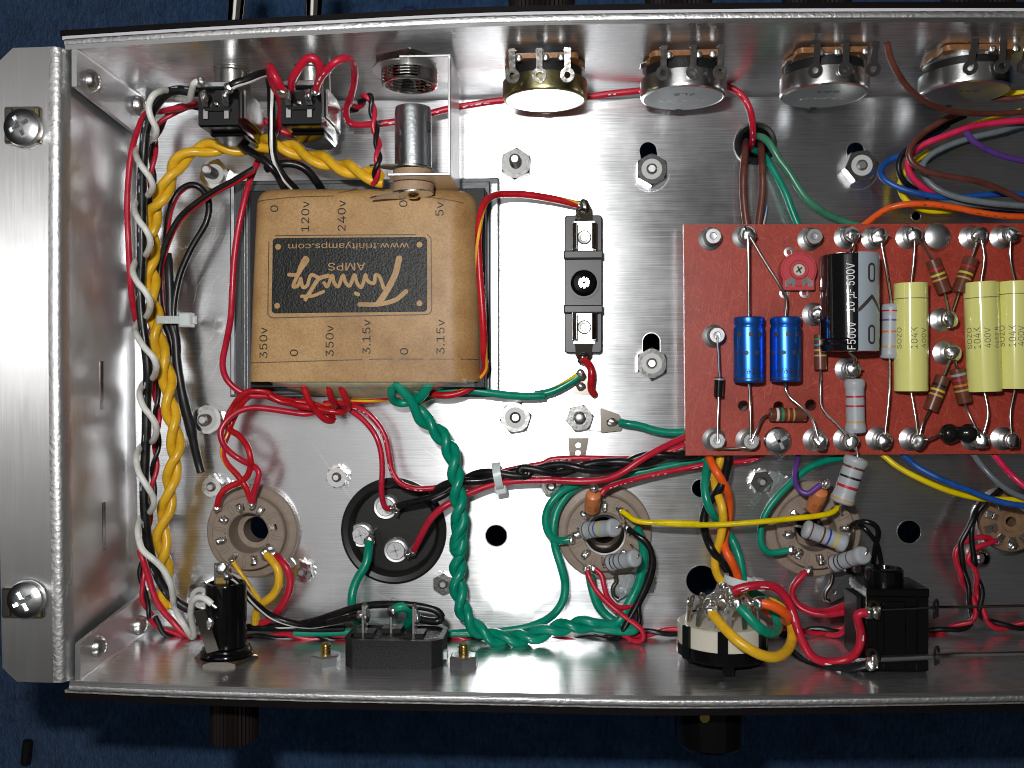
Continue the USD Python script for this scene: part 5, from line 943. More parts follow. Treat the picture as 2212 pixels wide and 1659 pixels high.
# black twin dipped capacitor
A, B = pt('B1', 640, 1452, ZB + 5), pt('B1', 880, 1450, ZB + 5); R = frame(B - A, (0, 0, 1.0)); L = np.linalg.norm(B - A); t = Thing('mica_capacitor', 'black lumpy twin dipped capacitor at the lower edge of the red board', 'capacitor', A, R)
xs = np.linspace(0, L, 26); rr = 3.1 * np.sqrt(np.maximum(0.02, np.maximum(1 - ((xs - L * 0.24) / (L * 0.27)) ** 2, 1 - ((xs - L * 0.76) / (L * 0.27)) ** 2))); rr = np.maximum(rr, np.where((xs > L * 0.2) & (xs < L * 0.8), 2.2, 0)); q = lathe([(0, 0)] + [(max(0.02, a), b) for a, b in zip(rr, xs)] + [(0, L)], 32); q.vertices[:, 0] *= 0.85
t.part('body', q, 'epoxy_black', smooth=60); leadpart(t, [A, pt('B1', 570, 1485, 19), tur(18)]); leadpart(t, [B, tur(19)])
# jumper between two turrets
single('jumper_wire', tube(spline(np.array([tur(6, -2) + [0, -2.4, 0], pt('A8', 310, 1545, 16.5), pt('A8', 400, 1548, 16.2), pt('A8', 480, 1542, 16.5), tur(7, -2) + [0, -2.4, 0]]), 0.8), 0.45, 8), 'lead', 'short bare jumper wire between two turrets at the lower left of the red board', 'wire', smooth=60)
# small black offcut on the cloth
p, q = at(60, 1601, CLOTHZ + 4), at(55, 1648, CLOTHZ + 3); single('black_offcut', tube(np.linspace(p, q, 5), 2.0, 16), 'black_matt', 'short black plastic offcut lying on the blue cloth at the lower left', 'offcut')
# ================================================================ wires
def L3(key, pts): return np.array([at(u, v, z, p[0] if p else key) for u, v, z, *p in pts])
def wire(label, col, key, pts, rpx, name='wire', stripe=None, group=None, bare=0, solder=0, marks=0, mcol='white_print'):
    """One insulated wire through sighted points. rpx: half width on the photograph."""
    P = L3(key, pts); r = rpx / pmm(float(np.mean(P[:, 2]))); S = spline(P, min(1.0, r * 0.8))
    k = 3; S2 = S.copy()
    for _ in range(2): S2[1:-1] = (S2[:-2] + S2[1:-1] * 2 + S2[2:]) / 4
    S = S2; body = tube(S, r, 14)
    if not (stripe or bare or solder or marks):
        single(name, body, 'wire_' + col, label, 'wire', smooth=60, group=group); return S, r
    t = Thing(name, label, 'wire', S[0], None, group); ins = t.wpart('insulation', body, 'wire_' + col, smooth=60)
    d = np.r_[0, np.cumsum(np.linalg.norm(np.diff(S, axis=0), axis=1))]
    if stripe:
        sc, ph, turns, w = stripe; t.wpart('stripe', strip(S, r * 1.012 + 0.01, ph + turns * 2 * PI * d / d[-1], w), 'wire_' + sc, ins, smooth=60)
    if marks:
        ms = []; x = 3.0; rs_ = random.Random(int(S[0][0] * 10))
        while x < d[-1] - 3:
            n_ = rs_.randint(3, 7)
            for _ in range(n_):
                i = int(np.searchsorted(d, x)); j = int(np.searchsorted(d, x + 0.7)); x += 1.4
                if j + 1 < len(S) and j > i: ms.append(strip(S[i:j + 1] if j - i > 0 else S[i:i + 2], r * 1.01 + 0.008, np.full(j + 1 - i, marks + rs_.uniform(-.12, .12)), rs_.uniform(0.12, 0.4), 3))
            x += rs_.uniform(4, 10)
        if ms: t.wpart('printed_marks', cat(ms), mcol, ins, smooth=60)
    for e in ((0,) if bare == 1 else (1,) if bare == 2 else (0, 1) if bare == 3 else ()):
        a, b = (S[0], S[0] - S[1]) if e == 0 else (S[-1], S[-1] - S[-2]); b = b / np.linalg.norm(b); t.wpart('bare_end', rod(a, a + b * 1.8, r * 0.5), 'lead', smooth=60)
    for e in ((0,) if solder == 1 else (1,) if solder == 2 else (0, 1) if solder == 3 else ()):
        p = S[0] if e == 0 else S[-1]; t.wpart('solder_joint', blob(p + np.array([0, 0, 0.2]), r * 1.25, int(abs(p[0]) * 10), (1, 1, 0.9)), 'solder')
    return S, r
def twist(labs, cols, key, pts, rpx, half, phase=0.0, group=None, tight=1.0, ends=((), (), (), ())):
    """Two wires wound round one another; half = millimetres per half turn; ends = extra points (start a, start b, end a, end b)."""
    P = L3(key, pts); r = rpx / pmm(float(np.mean(P[:, 2]))); C = spline(P, 0.5)
    for _ in range(3): C[1:-1] = (C[:-2] + C[1:-1] * 2 + C[2:]) / 4
    T, N, B = frames(C); d = np.r_[0, np.cumsum(np.linalg.norm(np.diff(C, axis=0), axis=1))]; a = phase + PI * d / half
    rsd = np.interp(d, np.arange(0, d[-1] + 9, 4.0), 0.16 * (meshkit.noise(np.c_[np.arange(0, d[-1] + 9, 4.0), np.full(len(np.arange(0, d[-1] + 9, 4.0)), rpx), np.zeros(len(np.arange(0, d[-1] + 9, 4.0)))], 3) - 0.5) * 2)
    for s in (0, 1):
        aa = a + s * PI + rsd * 2.0; S = C + (N * np.cos(aa)[:, None] + B * np.sin(aa)[:, None]) * (r * tight * (1.0 + np.abs(rsd)[:, None] * 0.6))
        e0, e1 = ends[s], ends[2 + s]; S = S[::2]
        if len(e0): S = np.vstack([spline(np.vstack([L3(key, e0), S[2:3]]), 0.8)[:-1], S[2:]])
        if len(e1): S = np.vstack([S[:-2], spline(np.vstack([S[-3:-2], L3(key, e1)]), 0.8)[1:]])
        for _ in range(2): S[1:-1] = (S[:-2] + S[1:-1] * 2 + S[2:]) / 4
        single('wire', tube(S, r, 12), 'wire_' + cols[s], labs[s], 'wire', smooth=60, group=group)
# ---- harness along the left wall
wire('outermost red wire running down beside the left wall', 'red', 'B2', [(575, 200, 16), (480, 225, 16), (400, 238, 15), (320, 255, 12), (245, 262, 14), (188, 370, 18), (150, 500, 20), (130, 640, 20), (120, 780, 20), (118, 920, 20), (124, 1060, 20), (130, 1200, 19), (142, 1400, 17), (160, 1540, 14), (185, 1640, 9), (235, 1700, 6)], 6.4)
wire('thick black printed wire down the left wall that the white wire winds around', 'black', 'B2', [(620, 130, 26), (520, 122, 27), (440, 112, 27), (370, 138, 26), (310, 205, 25), (262, 300, 24), (235, 400, 23), (226, 520, 22), (215, 700, 22), (214, 850, 22), (213, 1000, 22), (212, 1200, 21), (202, 1400, 20), (213, 1600, 20), (222, 250, 19, 'B3'), (214, 420, 18, 'B3'), (214, 560, 18, 'B3'), (205, 760, 18, 'B3'), (200, 930, 18, 'B3'), (208, 1100, 18, 'B3'), (225, 1240, 17, 'B3'), (262, 1380, 16, 'B3'), (330, 1510, 14, 'B3'), (430, 1595, 13, 'B3'), (540, 1640, 13, 'B3')], 10.2, marks=0.25, mcol='grey_print')
wire('white wire winding round the thick black wire down the left wall', 'white', 'B2', [(598, 52, 44), (560, 62, 44), (540, 115, 40), (525, 172, 34), (480, 178, 27), (430, 155, 20), (385, 118, 26), (330, 122, 33), (285, 150, 36), (256, 220, 35), (275, 300, 34), (308, 362, 32), (300, 410, 29), (255, 450, 17), (190, 495, 19), (182, 555, 29), (220, 620, 33), (265, 680, 32), (285, 730, 30), (262, 790, 24), (215, 808, 15), (185, 830, 20), (164, 890, 28), (195, 965, 32), (245, 1030, 32), (270, 1095, 30), (248, 1175, 24), (210, 1205, 14), (176, 1228, 20), (155, 1300, 28), (188, 1370, 31), (240, 1430, 31), (268, 1500, 29), (250, 1580, 22), (205, 1610, 13), (172, 1660, 20), (165, 60, 28, 'B3'), (205, 120, 30, 'B3'), (252, 170, 30, 'B3'), (268, 220, 28, 'B3'), (252, 285, 20, 'B3'), (215, 305, 12, 'B3'), (188, 332, 18, 'B3'), (174, 390, 26, 'B3'), (200, 460, 29, 'B3'), (245, 515, 29, 'B3'), (270, 570, 27, 'B3'), (252, 645, 20, 'B3'), (212, 660, 11, 'B3'), (182, 682, 17, 'B3'), (155, 745, 26, 'B3'), (170, 830, 29, 'B3'), (215, 905, 29, 'B3'), (250, 965, 27, 'B3'), (256, 1005, 25, 'B3'), (236, 1050, 19, 'B3'), (205, 1065, 10, 'B3'), (178, 1092, 17, 'B3'), (164, 1180, 26, 'B3'), (190, 1270, 28, 'B3'), (250, 1322, 28, 'B3'), (305, 1375, 27, 'B3'), (348, 1455, 25, 'B3'), (365, 1540, 20, 'B3'), (372, 1590, 14, 'B3'), (960, 1010, 10, 'E1'), (1040, 1140, 13, 'E1'), (1085, 1195, 17, 'E1'), (1112, 1150, 21, 'E1'), (1085, 1020, 26, 'E1'), (1065, 880, 31, 'E1'), (1090, 740, 35, 'E1'), (1160, 675, 37, 'E1'), (1250, 690, 38, 'E1'), (1340, 765, 38, 'E1')], 6.9, solder=1, bare=2)
twist(['thick yellow wire of the twisted pair along the left harness', ] * 2, ('yellow', 'yellow'), 'B2', [(1900, 1430, 31, 'A2'), (1750, 1370, 29, 'A2'), (1560, 1320, 26, 'A2'), (1400, 1265, 23, 'A2'), (1220, 1210, 21, 'A2'), (1050, 1140, 19, 'A2'), (880, 1100, 18, 'A2'), (720, 1085, 15, 'A2'), (560, 1120, 14, 'A2'), (400, 1130, 14, 'A2'), (230, 1130, 14, 'A2'), (500, 540, 15), (420, 640, 16), (375, 740, 16), (325, 830, 16), (285, 900, 14), (283, 1000, 13), (275, 1150, 12), (275, 1300, 12), (278, 1450, 12), (298, 1580, 12), (282, 90, 13, 'B3'), (318, 200, 13, 'B3'), (335, 320, 13, 'B3'), (345, 440, 14, 'B3'), (368, 560, 14, 'B3'), (380, 650, 14, 'B3'), (372, 760, 14, 'B3'), (355, 860, 14, 'B3'), (338, 980, 14, 'B3'), (315, 1080, 13, 'B3'), (298, 1170, 13, 'B3'), (308, 1290, 12, 'B3'), (315, 1390, 10, 'B3'), (320, 1480, 8, 'B3'), (350, 1600, 7, 'B3')], 10.3, 11.0, 0.6, group='thick yellow twisted pair on the left')
twist(['thin red wire twisted with a thin black one beside the left harness', 'thin black wire twisted with a thin red one beside the left harness'], ('red', 'black'), 'B2', [(640, 225, 9), (530, 215, 8), (420, 250, 8), (340, 330, 8), (300, 440, 9), (285, 560, 9), (280, 700, 8), (270, 850, 7), (262, 1100, 6), (262, 1400, 6), (275, 1620, 6), (268, 350, 8, 'B3'), (275, 500, 8, 'B3'), (270, 700, 8, 'B3'), (255, 850, 8, 'B3'), (240, 1000, 8, 'B3'), (205, 1200, 8, 'B3'), (190, 1330, 9, 'B3'), (188, 1450, 9, 'B3'), (205, 1560, 8, 'B3'), (240, 1660, 6, 'B3')], 5.2, 9.0, 0.3)
wire('red wire dropping from the left harness to the lower left corner', 'red', 'E1', [(400, 60, 12), (440, 180, 13), (490, 330, 12), (540, 500, 11), (600, 680, 10), (700, 850, 9), (820, 980, 8), (930, 1110, 8), (1030, 1175, 8), (1300, 1230, 7)], 7.0)
# ---- spare primary leads folded into heat shrink
wire('black red-striped transformer lead sweeping left from behind the transformer', 'black', 'E7', [(1180, 30, 17, 'D')[:3] if False else (1327, 355, 22), (1230, 410, 22), (1100, 490, 21), (960, 560, 19), (820, 640, 17), (650, 760, 15), (490, 900, 13), (380, 1080, 12), (300, 1280, 11), (245, 1500, 10), (340, 1560, 9, 'B2'), (352, 60, 9, 'B3'), (365, 160, 9, 'B3')], 8.2, stripe=('scarlet', -0.9, -0.2, 0.8))
wire('black red-striped spare lead bent into a hairpin loop left of the transformer', 'black', 'E7', [(320, 1200, 8), (330, 1050, 9), (350, 900, 10), (390, 740, 11), (450, 630, 11), (540, 550, 11), (640, 530, 11), (730, 580, 10), (795, 680, 10), (810, 820, 9), (770, 980, 9), (680, 1130, 9), (600, 1270, 9), (530, 1420, 9), (470, 1580, 9), (420, 1560, 9, 'B2'), (392, 100, 9, 'B3'), (388, 200, 9, 'B3')], 7.4, stripe=('scarlet', 0.6, 0.5, 0.8))
t = Thing('heat_shrink_sleeve', 'long black heat shrink sleeve ending the spare leads below the zip tie', 'sleeve', at(385, 60, 8, 'B3'))
S = spline(L3('B2', [(385, 1180, 8), (392, 1300, 9), (398, 1450, 9), (402, 1600, 9), (378, 60, 9, 'B3'), (388, 200, 9, 'B3'), (408, 330, 9, 'B3'), (438, 470, 8, 'B3'), (465, 570, 7, 'B3'), (490, 690, 6, 'B3'), (512, 780, 5, 'B3'), (524, 828, 5, 'B3')]), 0.8); d = np.r_[0, np.cumsum(np.linalg.norm(np.diff(S, axis=0), axis=1))]; q = d / d[-1]
t.wpart('sleeve', tube(S, 1.5, 16, rad=np.interp(q, [0, 0.05, 0.62, 0.66, 0.80, 0.82, 0.84, 1.0], [1.2, 1.55, 1.55, 1.75, 1.85, 1.75, 1.5, 1.45])), 'sleeve', smooth=50)
def ziptie(name, lab, key, u, v, z, dirv, rad, flat=0.8, head=True):
    c = at(u, v, z, key); dv = np.asarray(dirv, float); R = frame(dv, (0, 0, 1.0)); t = Thing(name, lab, 'zip tie', c, R)
    q = lathe([(rad, -1.3), (rad + 0.9, -1.3), (rad + 0.9, 1.3), (rad, 1.3), (rad, -1.3)], 28); q.vertices[:, 0] *= flat; t.part('strap', q, 'tie', smooth=30); return t
c = at(385, 692, 12); t = Thing('zip_tie', 'white zip tie with its head on the left harness beside the transformer', 'zip tie', c)
t.part('strap', cat([bx(-6.0, 1.5, -1.3, 1.3, 2.6, 3.3, 0.2), bx(-6.1, -5.4, -1.4, 1.4, -8, 3.4, 0.2), bx(1.2, 2.0, -1.4, 1.4, -8, 3.4, 0.2)]), 'tie', smooth=20)
t.part('teeth', cat([bx(-5.6 + 0.7 * k, -5.3 + 0.7 * k, -0.9, 0.9, 3.25, 3.42, 0.05) for k in range(9)]), 'tie', smooth=False); t.part('head', bx(1.4, 5.4, -2.4, 2.4, -1.2, 3.4, 0.5), 'tie', smooth=20); t.part('tail', bx(5.4, 6.6, -1.3, 1.3, 0.2, 1.5, 0.2), 'tie', smooth=20)
# ---- toggle switches and lamp
wire('black white-striped wire from the left toggle switch down to the transformer', 'black', 'A2', [(455, 560, 43), (500, 515, 44), (580, 500, 43), (660, 465, 42), (740, 430, 40), (800, 420, 37), (835, 480, 33), (850, 600, 30), (850, 760, 28), (855, 920, 27), (858, 1080, 26), (870, 1200, 25), (905, 1300, 24), (980, 1420, 22), (1060, 1500, 19), (1130, 1600, 14)], 9.0, stripe=('white', 1.0, 0.3, 0.7), solder=1, bare=1)
wire('black wire passing under the left toggle switch to the transformer', 'black', 'A2', [(380, 960, 12), (460, 1040, 15), (560, 1110, 20), (650, 1165, 23), (760, 1230, 25), (850, 1310, 25), (920, 1400, 23), (965, 1490, 20), (1000, 1590, 14)], 8.6)
wire('black red-striped lead arching over the bare floor just above the transformer', 'black', 'A2', [(800, 1330, 17), (900, 1290, 18), (1000, 1275, 18), (1100, 1290, 17), (1190, 1340, 16), (1260, 1420, 14), (1320, 1510, 11), (1370, 1620, 8)], 8.8, stripe=('scarlet', -1.1, -0.1, 0.8))
wire('red wire end soldered to the left tag of the right toggle switch', 'red', 'A2', [(965, 600, 44), (925, 530, 46), (885, 450, 48), (850, 375, 47), (835, 385, 41), (870, 520, 34), (930, 650, 27), (955, 760, 22), (930, 880, 17), (870, 1000, 11)], 9.4, solder=1, bare=1)
wire('red wire making the left arch over the right toggle switch', 'red', 'A2', [(1045, 560, 40), (1048, 480, 44), (1100, 390, 47), (1170, 295, 49), (1235, 262, 50), (1290, 300, 49), (1320, 380, 47), (1315, 470, 44), (1290, 560, 42)], 9.4)
wire('long red wire arching from the right toggle switch along the upper wall into the grommet', 'red', 'A2', [(1275, 590, 43), (1300, 500, 47), (1370, 400, 51), (1470, 305, 53), (1570, 275, 51), (1632, 340, 45), (1640, 480, 37), (1600, 660, 28), (1560, 780, 22), (1580, 880, 18), (1660, 912, 16), (1800, 905, 14), (2000, 885, 13), (760, 868, 13, 'A3'), (910, 830, 13, 'A3'), (1050, 805, 12, 'A3'), (1320, 765, 11, 'A3'), (1650, 745, 10, 'A3'), (1990, 735, 9, 'A3'), (200, 715, 9, 'A4'), (430, 690, 9, 'A4'), (750, 650, 8, 'A4'), (1000, 640, 8, 'A4'), (1100, 660, 9, 'A4'), (1190, 700, 10, 'A4'), (1265, 800, 11, 'A4'), (1298, 930, 9, 'A4'), (1300, 1050, 4, 'A4'), (1285, 1130, -6, 'A4')], 7.4, solder=1, bare=1, marks=0.5, mcol='white_print')
wire('red wire sloping down behind both toggle switches', 'red', 'A2', [(640, 760, 12), (720, 830, 12), (810, 890, 12), (900, 945, 11), (1000, 990, 10), (1110, 1020, 8), (1250, 1060, 5)], 7.2)
wire('red wire leaving the left toggle switch towards the left harness', 'red', 'A2', [(760, 780, 12), (650, 800, 10), (420, 800, 8), (200, 740, 8), (60, 735, 9), (-60, 760, 10)], 7.0)
wire('red wire coming down past the left edge of the transformer to the red bundle', 'red', 'A6', [(420, -150, 9), (370, -30, 13), (320, 90, 16), (275, 260, 17), (235, 450, 17), (210, 650, 17), (198, 850, 17), (186, 1050, 16), (150, 1240, 14), (130, 1350, 13), (150, 1450, 12), (220, 1530, 11), (320, 1575, 10), (460, 1580, 9)], 7.0)
twist(['thin red wire of the pair soldered to the lamp socket', 'thin black wire of the pair soldered to the lamp socket'], ('red', 'black'), 'A2', [(1560, 770, 14), (1640, 755, 20), (1710, 700, 27), (1750, 630, 32), (1785, 625, 33), (1805, 700, 32), (1820, 820, 32), (1840, 950, 32), (1862, 1080, 33), (1868, 1180, 34), (1862, 1270, 35), (1848, 1360, 34), (1832, 1470, 31)], 5.4, 5.2, 0.2)
# ---- transformer secondary leads, lower left
GR = None
wire('striped red lead hanging out of the tape at the middle of the transformer', 'scarlet', 'C3', [(1325, 470, 21), (1340, 560, 19), (1365, 650, 16), (1400, 710, 12), (1330, 735, 8), (1150, 690, 7), (980, 670, 8), (860, 640, 9), (760, 585, 11), (650, 575, 12), (550, 620, 11), (470, 720, 9), (410, 840, 9), (430, 940, 7), (390, 1050, 8), (372, 1150, 9), (415, 1250, 10), (515, 1355, 11), (590, 1470, 11), (635, 1600, 9)], 7.0, stripe=('yellow', 0.5, 1.5, 0.5))
wire('red lead with a long drooping loop below the transformer', 'scarlet', 'C3', [(1100, 470, 21), (1118, 560, 20), (1160, 670, 19), (1240, 780, 16), (1320, 850, 13), (1385, 850, 9), (1350, 790, 6), (1220, 750, 6), (1100, 740, 6), (1030, 700, 7), (950, 690, 7), (830, 650, 8), (700, 600, 9), (600, 640, 9), (520, 740, 8), (470, 840, 7), (440, 930, 8), (520, 985, 11), (590, 1070, 13), (625, 1170, 14), (630, 1270, 13), (590, 1370, 12), (520, 1420, 11), (420, 1460, 11), (350, 1530, 11), (322, 1650, 9)], 7.0, solder=2)
wire('red lead turning back in a short hook below the transformer', 'scarlet', 'C3', [(1435, 470, 21), (1460, 560, 19), (1500, 660, 16), (1520, 730, 12), (1470, 775, 9), (1370, 770, 9), (1200, 735, 11), (1060, 715, 11), (1000, 690, 10), (900, 680, 10), (800, 620, 11)], 7.2)
wire('pinkish red lead bowing below the red bundle to the leftmost socket', 'red', 'C3', [(1240, 760, 5), (1150, 790, 7), (1000, 775, 8), (800, 745, 9), (650, 735, 10), (520, 765, 11), (410, 850, 12), (352, 950, 13), (375, 1060, 13), (440, 1140, 12), (540, 1210, 11), (640, 1260, 12), (705, 1310, 13), (690, 1410, 13), (655, 1520, 12), (640, 1620, 10)], 6.8, solder=2)
wire('left red wire of the two curving down to the big capacitor base', 'red', 'B5', [(270, 330, 7), (360, 395, 8), (450, 465, 9), (545, 590, 10), (588, 730, 10), (596, 880, 10), (590, 1000, 10), (598, 1110, 8), (625, 1180, 6), (665, 1180, 4)], 6.2, solder=2)
wire('printed red wire curving past the capacitor base into the bundle to the red board', 'red', 'B5', [(260, 320, 9), (350, 345, 10), (450, 385, 11), (560, 490, 11), (620, 600, 11), (650, 740, 11), (675, 870, 11), (740, 970, 11), (860, 1018, 10), (1000, 1015, 9), (1100, 1000, 8), (1280, 960, 7), (1500, 900, 8), (1700, 850, 9), (1926, 808, 9), (300, 182, 9, 'B6'), (550, 165, 9, 'B6'), (850, 172, 9, 'B6'), (1050, 160, 9, 'B6'), (1240, 105, 10, 'B6'), (1400, 40, 9, 'B6')], 6.2, marks=0.5)
wire('red wire from the lower capacitor terminal rising into the bundle to the red board', 'red', 'B5', [(845, 1535, 3), (880, 1470, 6), (935, 1360, 9), (1000, 1255, 11), (1090, 1170, 12), (1200, 1110, 11), (1330, 1045, 11), (1500, 985, 11), (1700, 955, 12), (1926, 950, 12), (300, 332, 12, 'B6'), (560, 342, 12, 'B6'), (740, 325, 13, 'B6'), (860, 275, 14, 'B6'), (1000, 180, 14, 'B6'), (1200, 70, 12, 'B6'), (1400, -20, 9, 'B6')], 7.4, solder=1, bare=1)
twist(['black wire of the twisted pair heading right to the red board'] * 2, ('black', 'black'), 'B5', [(1000, 1090, 9), (1130, 1010, 10), (1280, 945, 11), (1450, 915, 12), (1620, 900, 12), (1800, 885, 12), (80, 262, 12, 'B6'), (300, 250, 12, 'B6'), (520, 240, 12, 'B6'), (720, 225, 12, 'B6'), (900, 200, 12, 'B6'), (1100, 165, 11, 'B6'), (1300, 130, 10, 'B6'), (1450, 110, 9, 'B6')], 8.6, 15.0, 0.4, group='twisted black pair to the red board')
wire('black sleeved lead from the upper capacitor terminal to the twisted black pair', 'black', 'B5', [(720, 1165, 5), (760, 1150, 7), (900, 1115, 9), (1020, 1085, 10), (1100, 1050, 10), (1180, 990, 10)], 7.4, solder=1, bare=1)
wire('thin red wire from the orange resistor on the middle socket to the red board', 'red', 'B6', [(700, 440, 14), (725, 405, 14), (800, 370, 12), (900, 340, 10), (1100, 290, 9), (1300, 250, 8), (1480, 215, 8), (200, 212, 7, 'B7'), (340, 188, 6, 'B7'), (500, 172, 5, 'B7'), (640, 150, 5, 'B7'), (800, 60, 5, 'B7')], 6.2, marks=0.4)
t = ziptie('zip_tie', 'white zip tie round the black and red bundle, in the middle of the chassis', 'B5', 1540, 915, 11.5, (1, 0.18, 0), 3.6, 0.8); t.part('head', bx(-3.4, 0.6, 3.0, 6.0, -2.0, 2.0, 0.4), 'tie', smooth=20)
# ---- green twisted heater pair
twist(['thick green twisted wire that ends at the right side of the middle socket', 'thick green twisted wire that ends at the foot of the middle socket'], ('green', 'green'), 'B5', [(880, 400, 15), (980, 490, 14), (1080, 590, 14), (1150, 700, 14), (1185, 830, 15), (1200, 950, 15), (1215, 1080, 15), (1225, 1220, 15), (1220, 1380, 14), (1212, 1540, 13), (1880, 300, 13, 'B4'), (1868, 430, 13, 'B4'), (1870, 560, 12, 'B4'), (1862, 700, 12, 'B4'), (1875, 840, 12, 'B4'), (1925, 980, 12, 'B4'), (2020, 1075, 12, 'B4'), (2120, 1115, 12, 'B4'), (20, 1535, 12, 'B6'), (160, 1530, 12, 'B6'), (300, 1475, 12, 'B6'), (430, 1445, 12, 'B6'), (570, 1430, 12, 'B6'), (680, 1440, 11, 'B6')], 10.2, 7.4, 0.2, group='thick green twisted pair', ends=(((700, 150, 22), (760, 220, 21), (830, 300, 19)), ((985, 160, 21), (930, 250, 19), (860, 330, 15)), ((820, 1420, 9, 'B6'), (900, 1290, 8, 'B6'), (980, 1130, 7, 'B6'), (1020, 960, 7, 'B6'), (1015, 800, 7, 'B6'), (960, 695, 8, 'B6')), ((860, 1480, 10, 'B6'), (960, 1470, 9, 'B6'), (800, 1410, 8, 'B6'), (690, 1310, 7, 'B6'), (640, 1180, 7, 'B6'), (615, 1060, 8, 'B6')) ))
wire('green loop of wire sticking out of the transformer tape', 'green', 'B5', [(690, 150, 21), (672, 230, 19), (685, 300, 15), (745, 325, 13), (830, 310, 13), (900, 255, 12)], 9.0)
wire('green yellow-striped earth wire from the transformer to the ground lugs', 'green', 'B5', [(830, 335, 8), (1000, 260, 9), (1140, 220, 10), (1280, 215, 10), (1420, 230, 10), (1600, 255, 9), (1750, 265, 8), (1926, 262, 7), (330, 1240, 6, 'A7'), (430, 1218, 6, 'A7'), (530, 1165, 6, 'A7'), (585, 1125, 6, 'A7')], 8.6, stripe=('lemon', 0.9, 0.8, 0.9), solder=2)
wire('short green wire from the ground lugs under the red board', 'green', 'A7', [(800, 1385, 4), (830, 1392, 5), (900, 1402, 5), (1000, 1432, 5), (1100, 1442, 5), (1260, 1425, 5)], 8.4, bare=1)
wire('green wire from the lower left capacitor terminal down to the mains inlet', 'green', 'B4', [(1268, 455, 4), (1262, 520, 7), (1245, 620, 9), (1190, 710, 10), (1155, 800, 11), (1148, 880, 12), (1160, 960, 10), (1200, 1020, 9)], 9.6, solder=1)
wire('outer green wire looping round the left side of the middle socket', 'green', 'B6', [(465, 785, 8), (400, 795, 8), (330, 775, 9), (285, 700, 10), (280, 590, 10), (335, 480, 10), (420, 405, 9), (530, 360, 7), (650, 340, 5), (1100, 250, 5), (1500, 170, 5)], 8.2, solder=1)
wire('inner green wire running from the middle socket down to the lower wall and left', 'green', 'B6', [(640, 335, 4), (500, 390, 5), (420, 470, 6), (360, 570, 7), (335, 700, 8), (350, 840, 8), (395, 990, 9), (428, 1130, 9), (405, 1260, 8), (320, 1370, 7), (180, 1440, 6), (0, 1475, 6), (1980, 1082, 6, 'B4'), (1750, 1085, 6, 'B4'), (1450, 1080, 5, 'B4'), (1120, 1075, 6, 'B4'), (950, 1080, 6, 'B4'), (760, 1080, 6, 'B4')], 8.8)
wire('green wire bending round the left of the right socket under the red board', 'green', 'E4', [(355, 1025, 9), (290, 1040, 9), (190, 1058, 9), (95, 1040, 10), (45, 950, 10), (48, 800, 10), (100, 640, 10), (215, 480, 10), (370, 320, 9), (520, 190, 8), (690, 110, 7), (880, 70, 6), (1050, 20, 5)], 7.2, solder=1, bare=1)
# ---- right side of the transformer and fuse block
wire('red yellow-striped lead running up the right side of the transformer to the fuse block', 'scarlet', 'A7', [(575, 205, 8), (540, 195, 9), (400, 165, 11), (260, 146, 13), (140, 148, 15), (72, 180, 20), (40, 270, 23), (30, 400, 24), (36, 560, 24), (48, 720, 24), (58, 880, 23), (62, 1030, 20), (1440, 30, 17, 'B5'), (1400, 110, 15, 'B5'), (1310, 200, 13, 'B5'), (1180, 252, 13, 'B5'), (1060, 258, 13, 'B5'), (960, 240, 12, 'B5'), (840, 235, 9, 'B5'), (640, 280, 8, 'B5'), (480, 300, 8, 'B5'), (330, 315, 7, 'B5'), (120, 330, 7, 'B5')], 7.6, stripe=('yellow', 0.2, 3.5, 0.75), solder=1)
wire('short red wire under the lower lug of the fuse block', 'scarlet', 'A7', [(600, 1045, 5), (632, 1070, 7), (648, 1120, 8), (640, 1180, 7), (645, 1215, 5), (660, 1232, 3)], 8.0)
# ---- wires through the grommet
wire('left brown wire from the grommet under the red board', 'brown', 'E6', [(300, 380, -6), (292, 470, 1), (288, 580, 4), (278, 720, 6), (272, 900, 6), (280, 1080, 6), (305, 1300, 6), (330, 1450, 6)], 8.2)
wire('right brown wire from the grommet under the red board', 'brown', 'E6', [(478, 370, -6), (482, 450, 1), (490, 560, 4), (497, 720, 6), (500, 900, 6), (488, 1080, 6), (460, 1280, 6), (440, 1450, 6)], 8.0)
wire('bright green wire from the grommet under the red board', 'green', 'E6', [(400, 480, -6), (520, 545, 1), (580, 640, 3), (680, 810, 4), (770, 990, 5), (840, 1180, 5), (905, 1340, 5), (960, 1450, 5)], 7.0)
wire('dull green wire with a white stripe curving right from the grommet', 'fadegreen', 'E6', [(400, 330, -5), (450, 318, 3), (530, 350, 6), (610, 450, 8), (690, 590, 8), (800, 730, 8), (890, 880, 8), (1010, 1050, 8), (1180, 1190, 7), (1400, 1300, 6), (1650, 1380, 5)], 7.8, stripe=('white', -0.6, -0.25, 0.9))
wire('white and blue wire hidden beside the right brown wire at the board edge', 'white', 'E6', [(520, 1130, 4), (510, 1230, 4), (490, 1330, 4), (480, 1420, 4)], 6.5, stripe=('blue', 0.2, 0.1, 1.6))
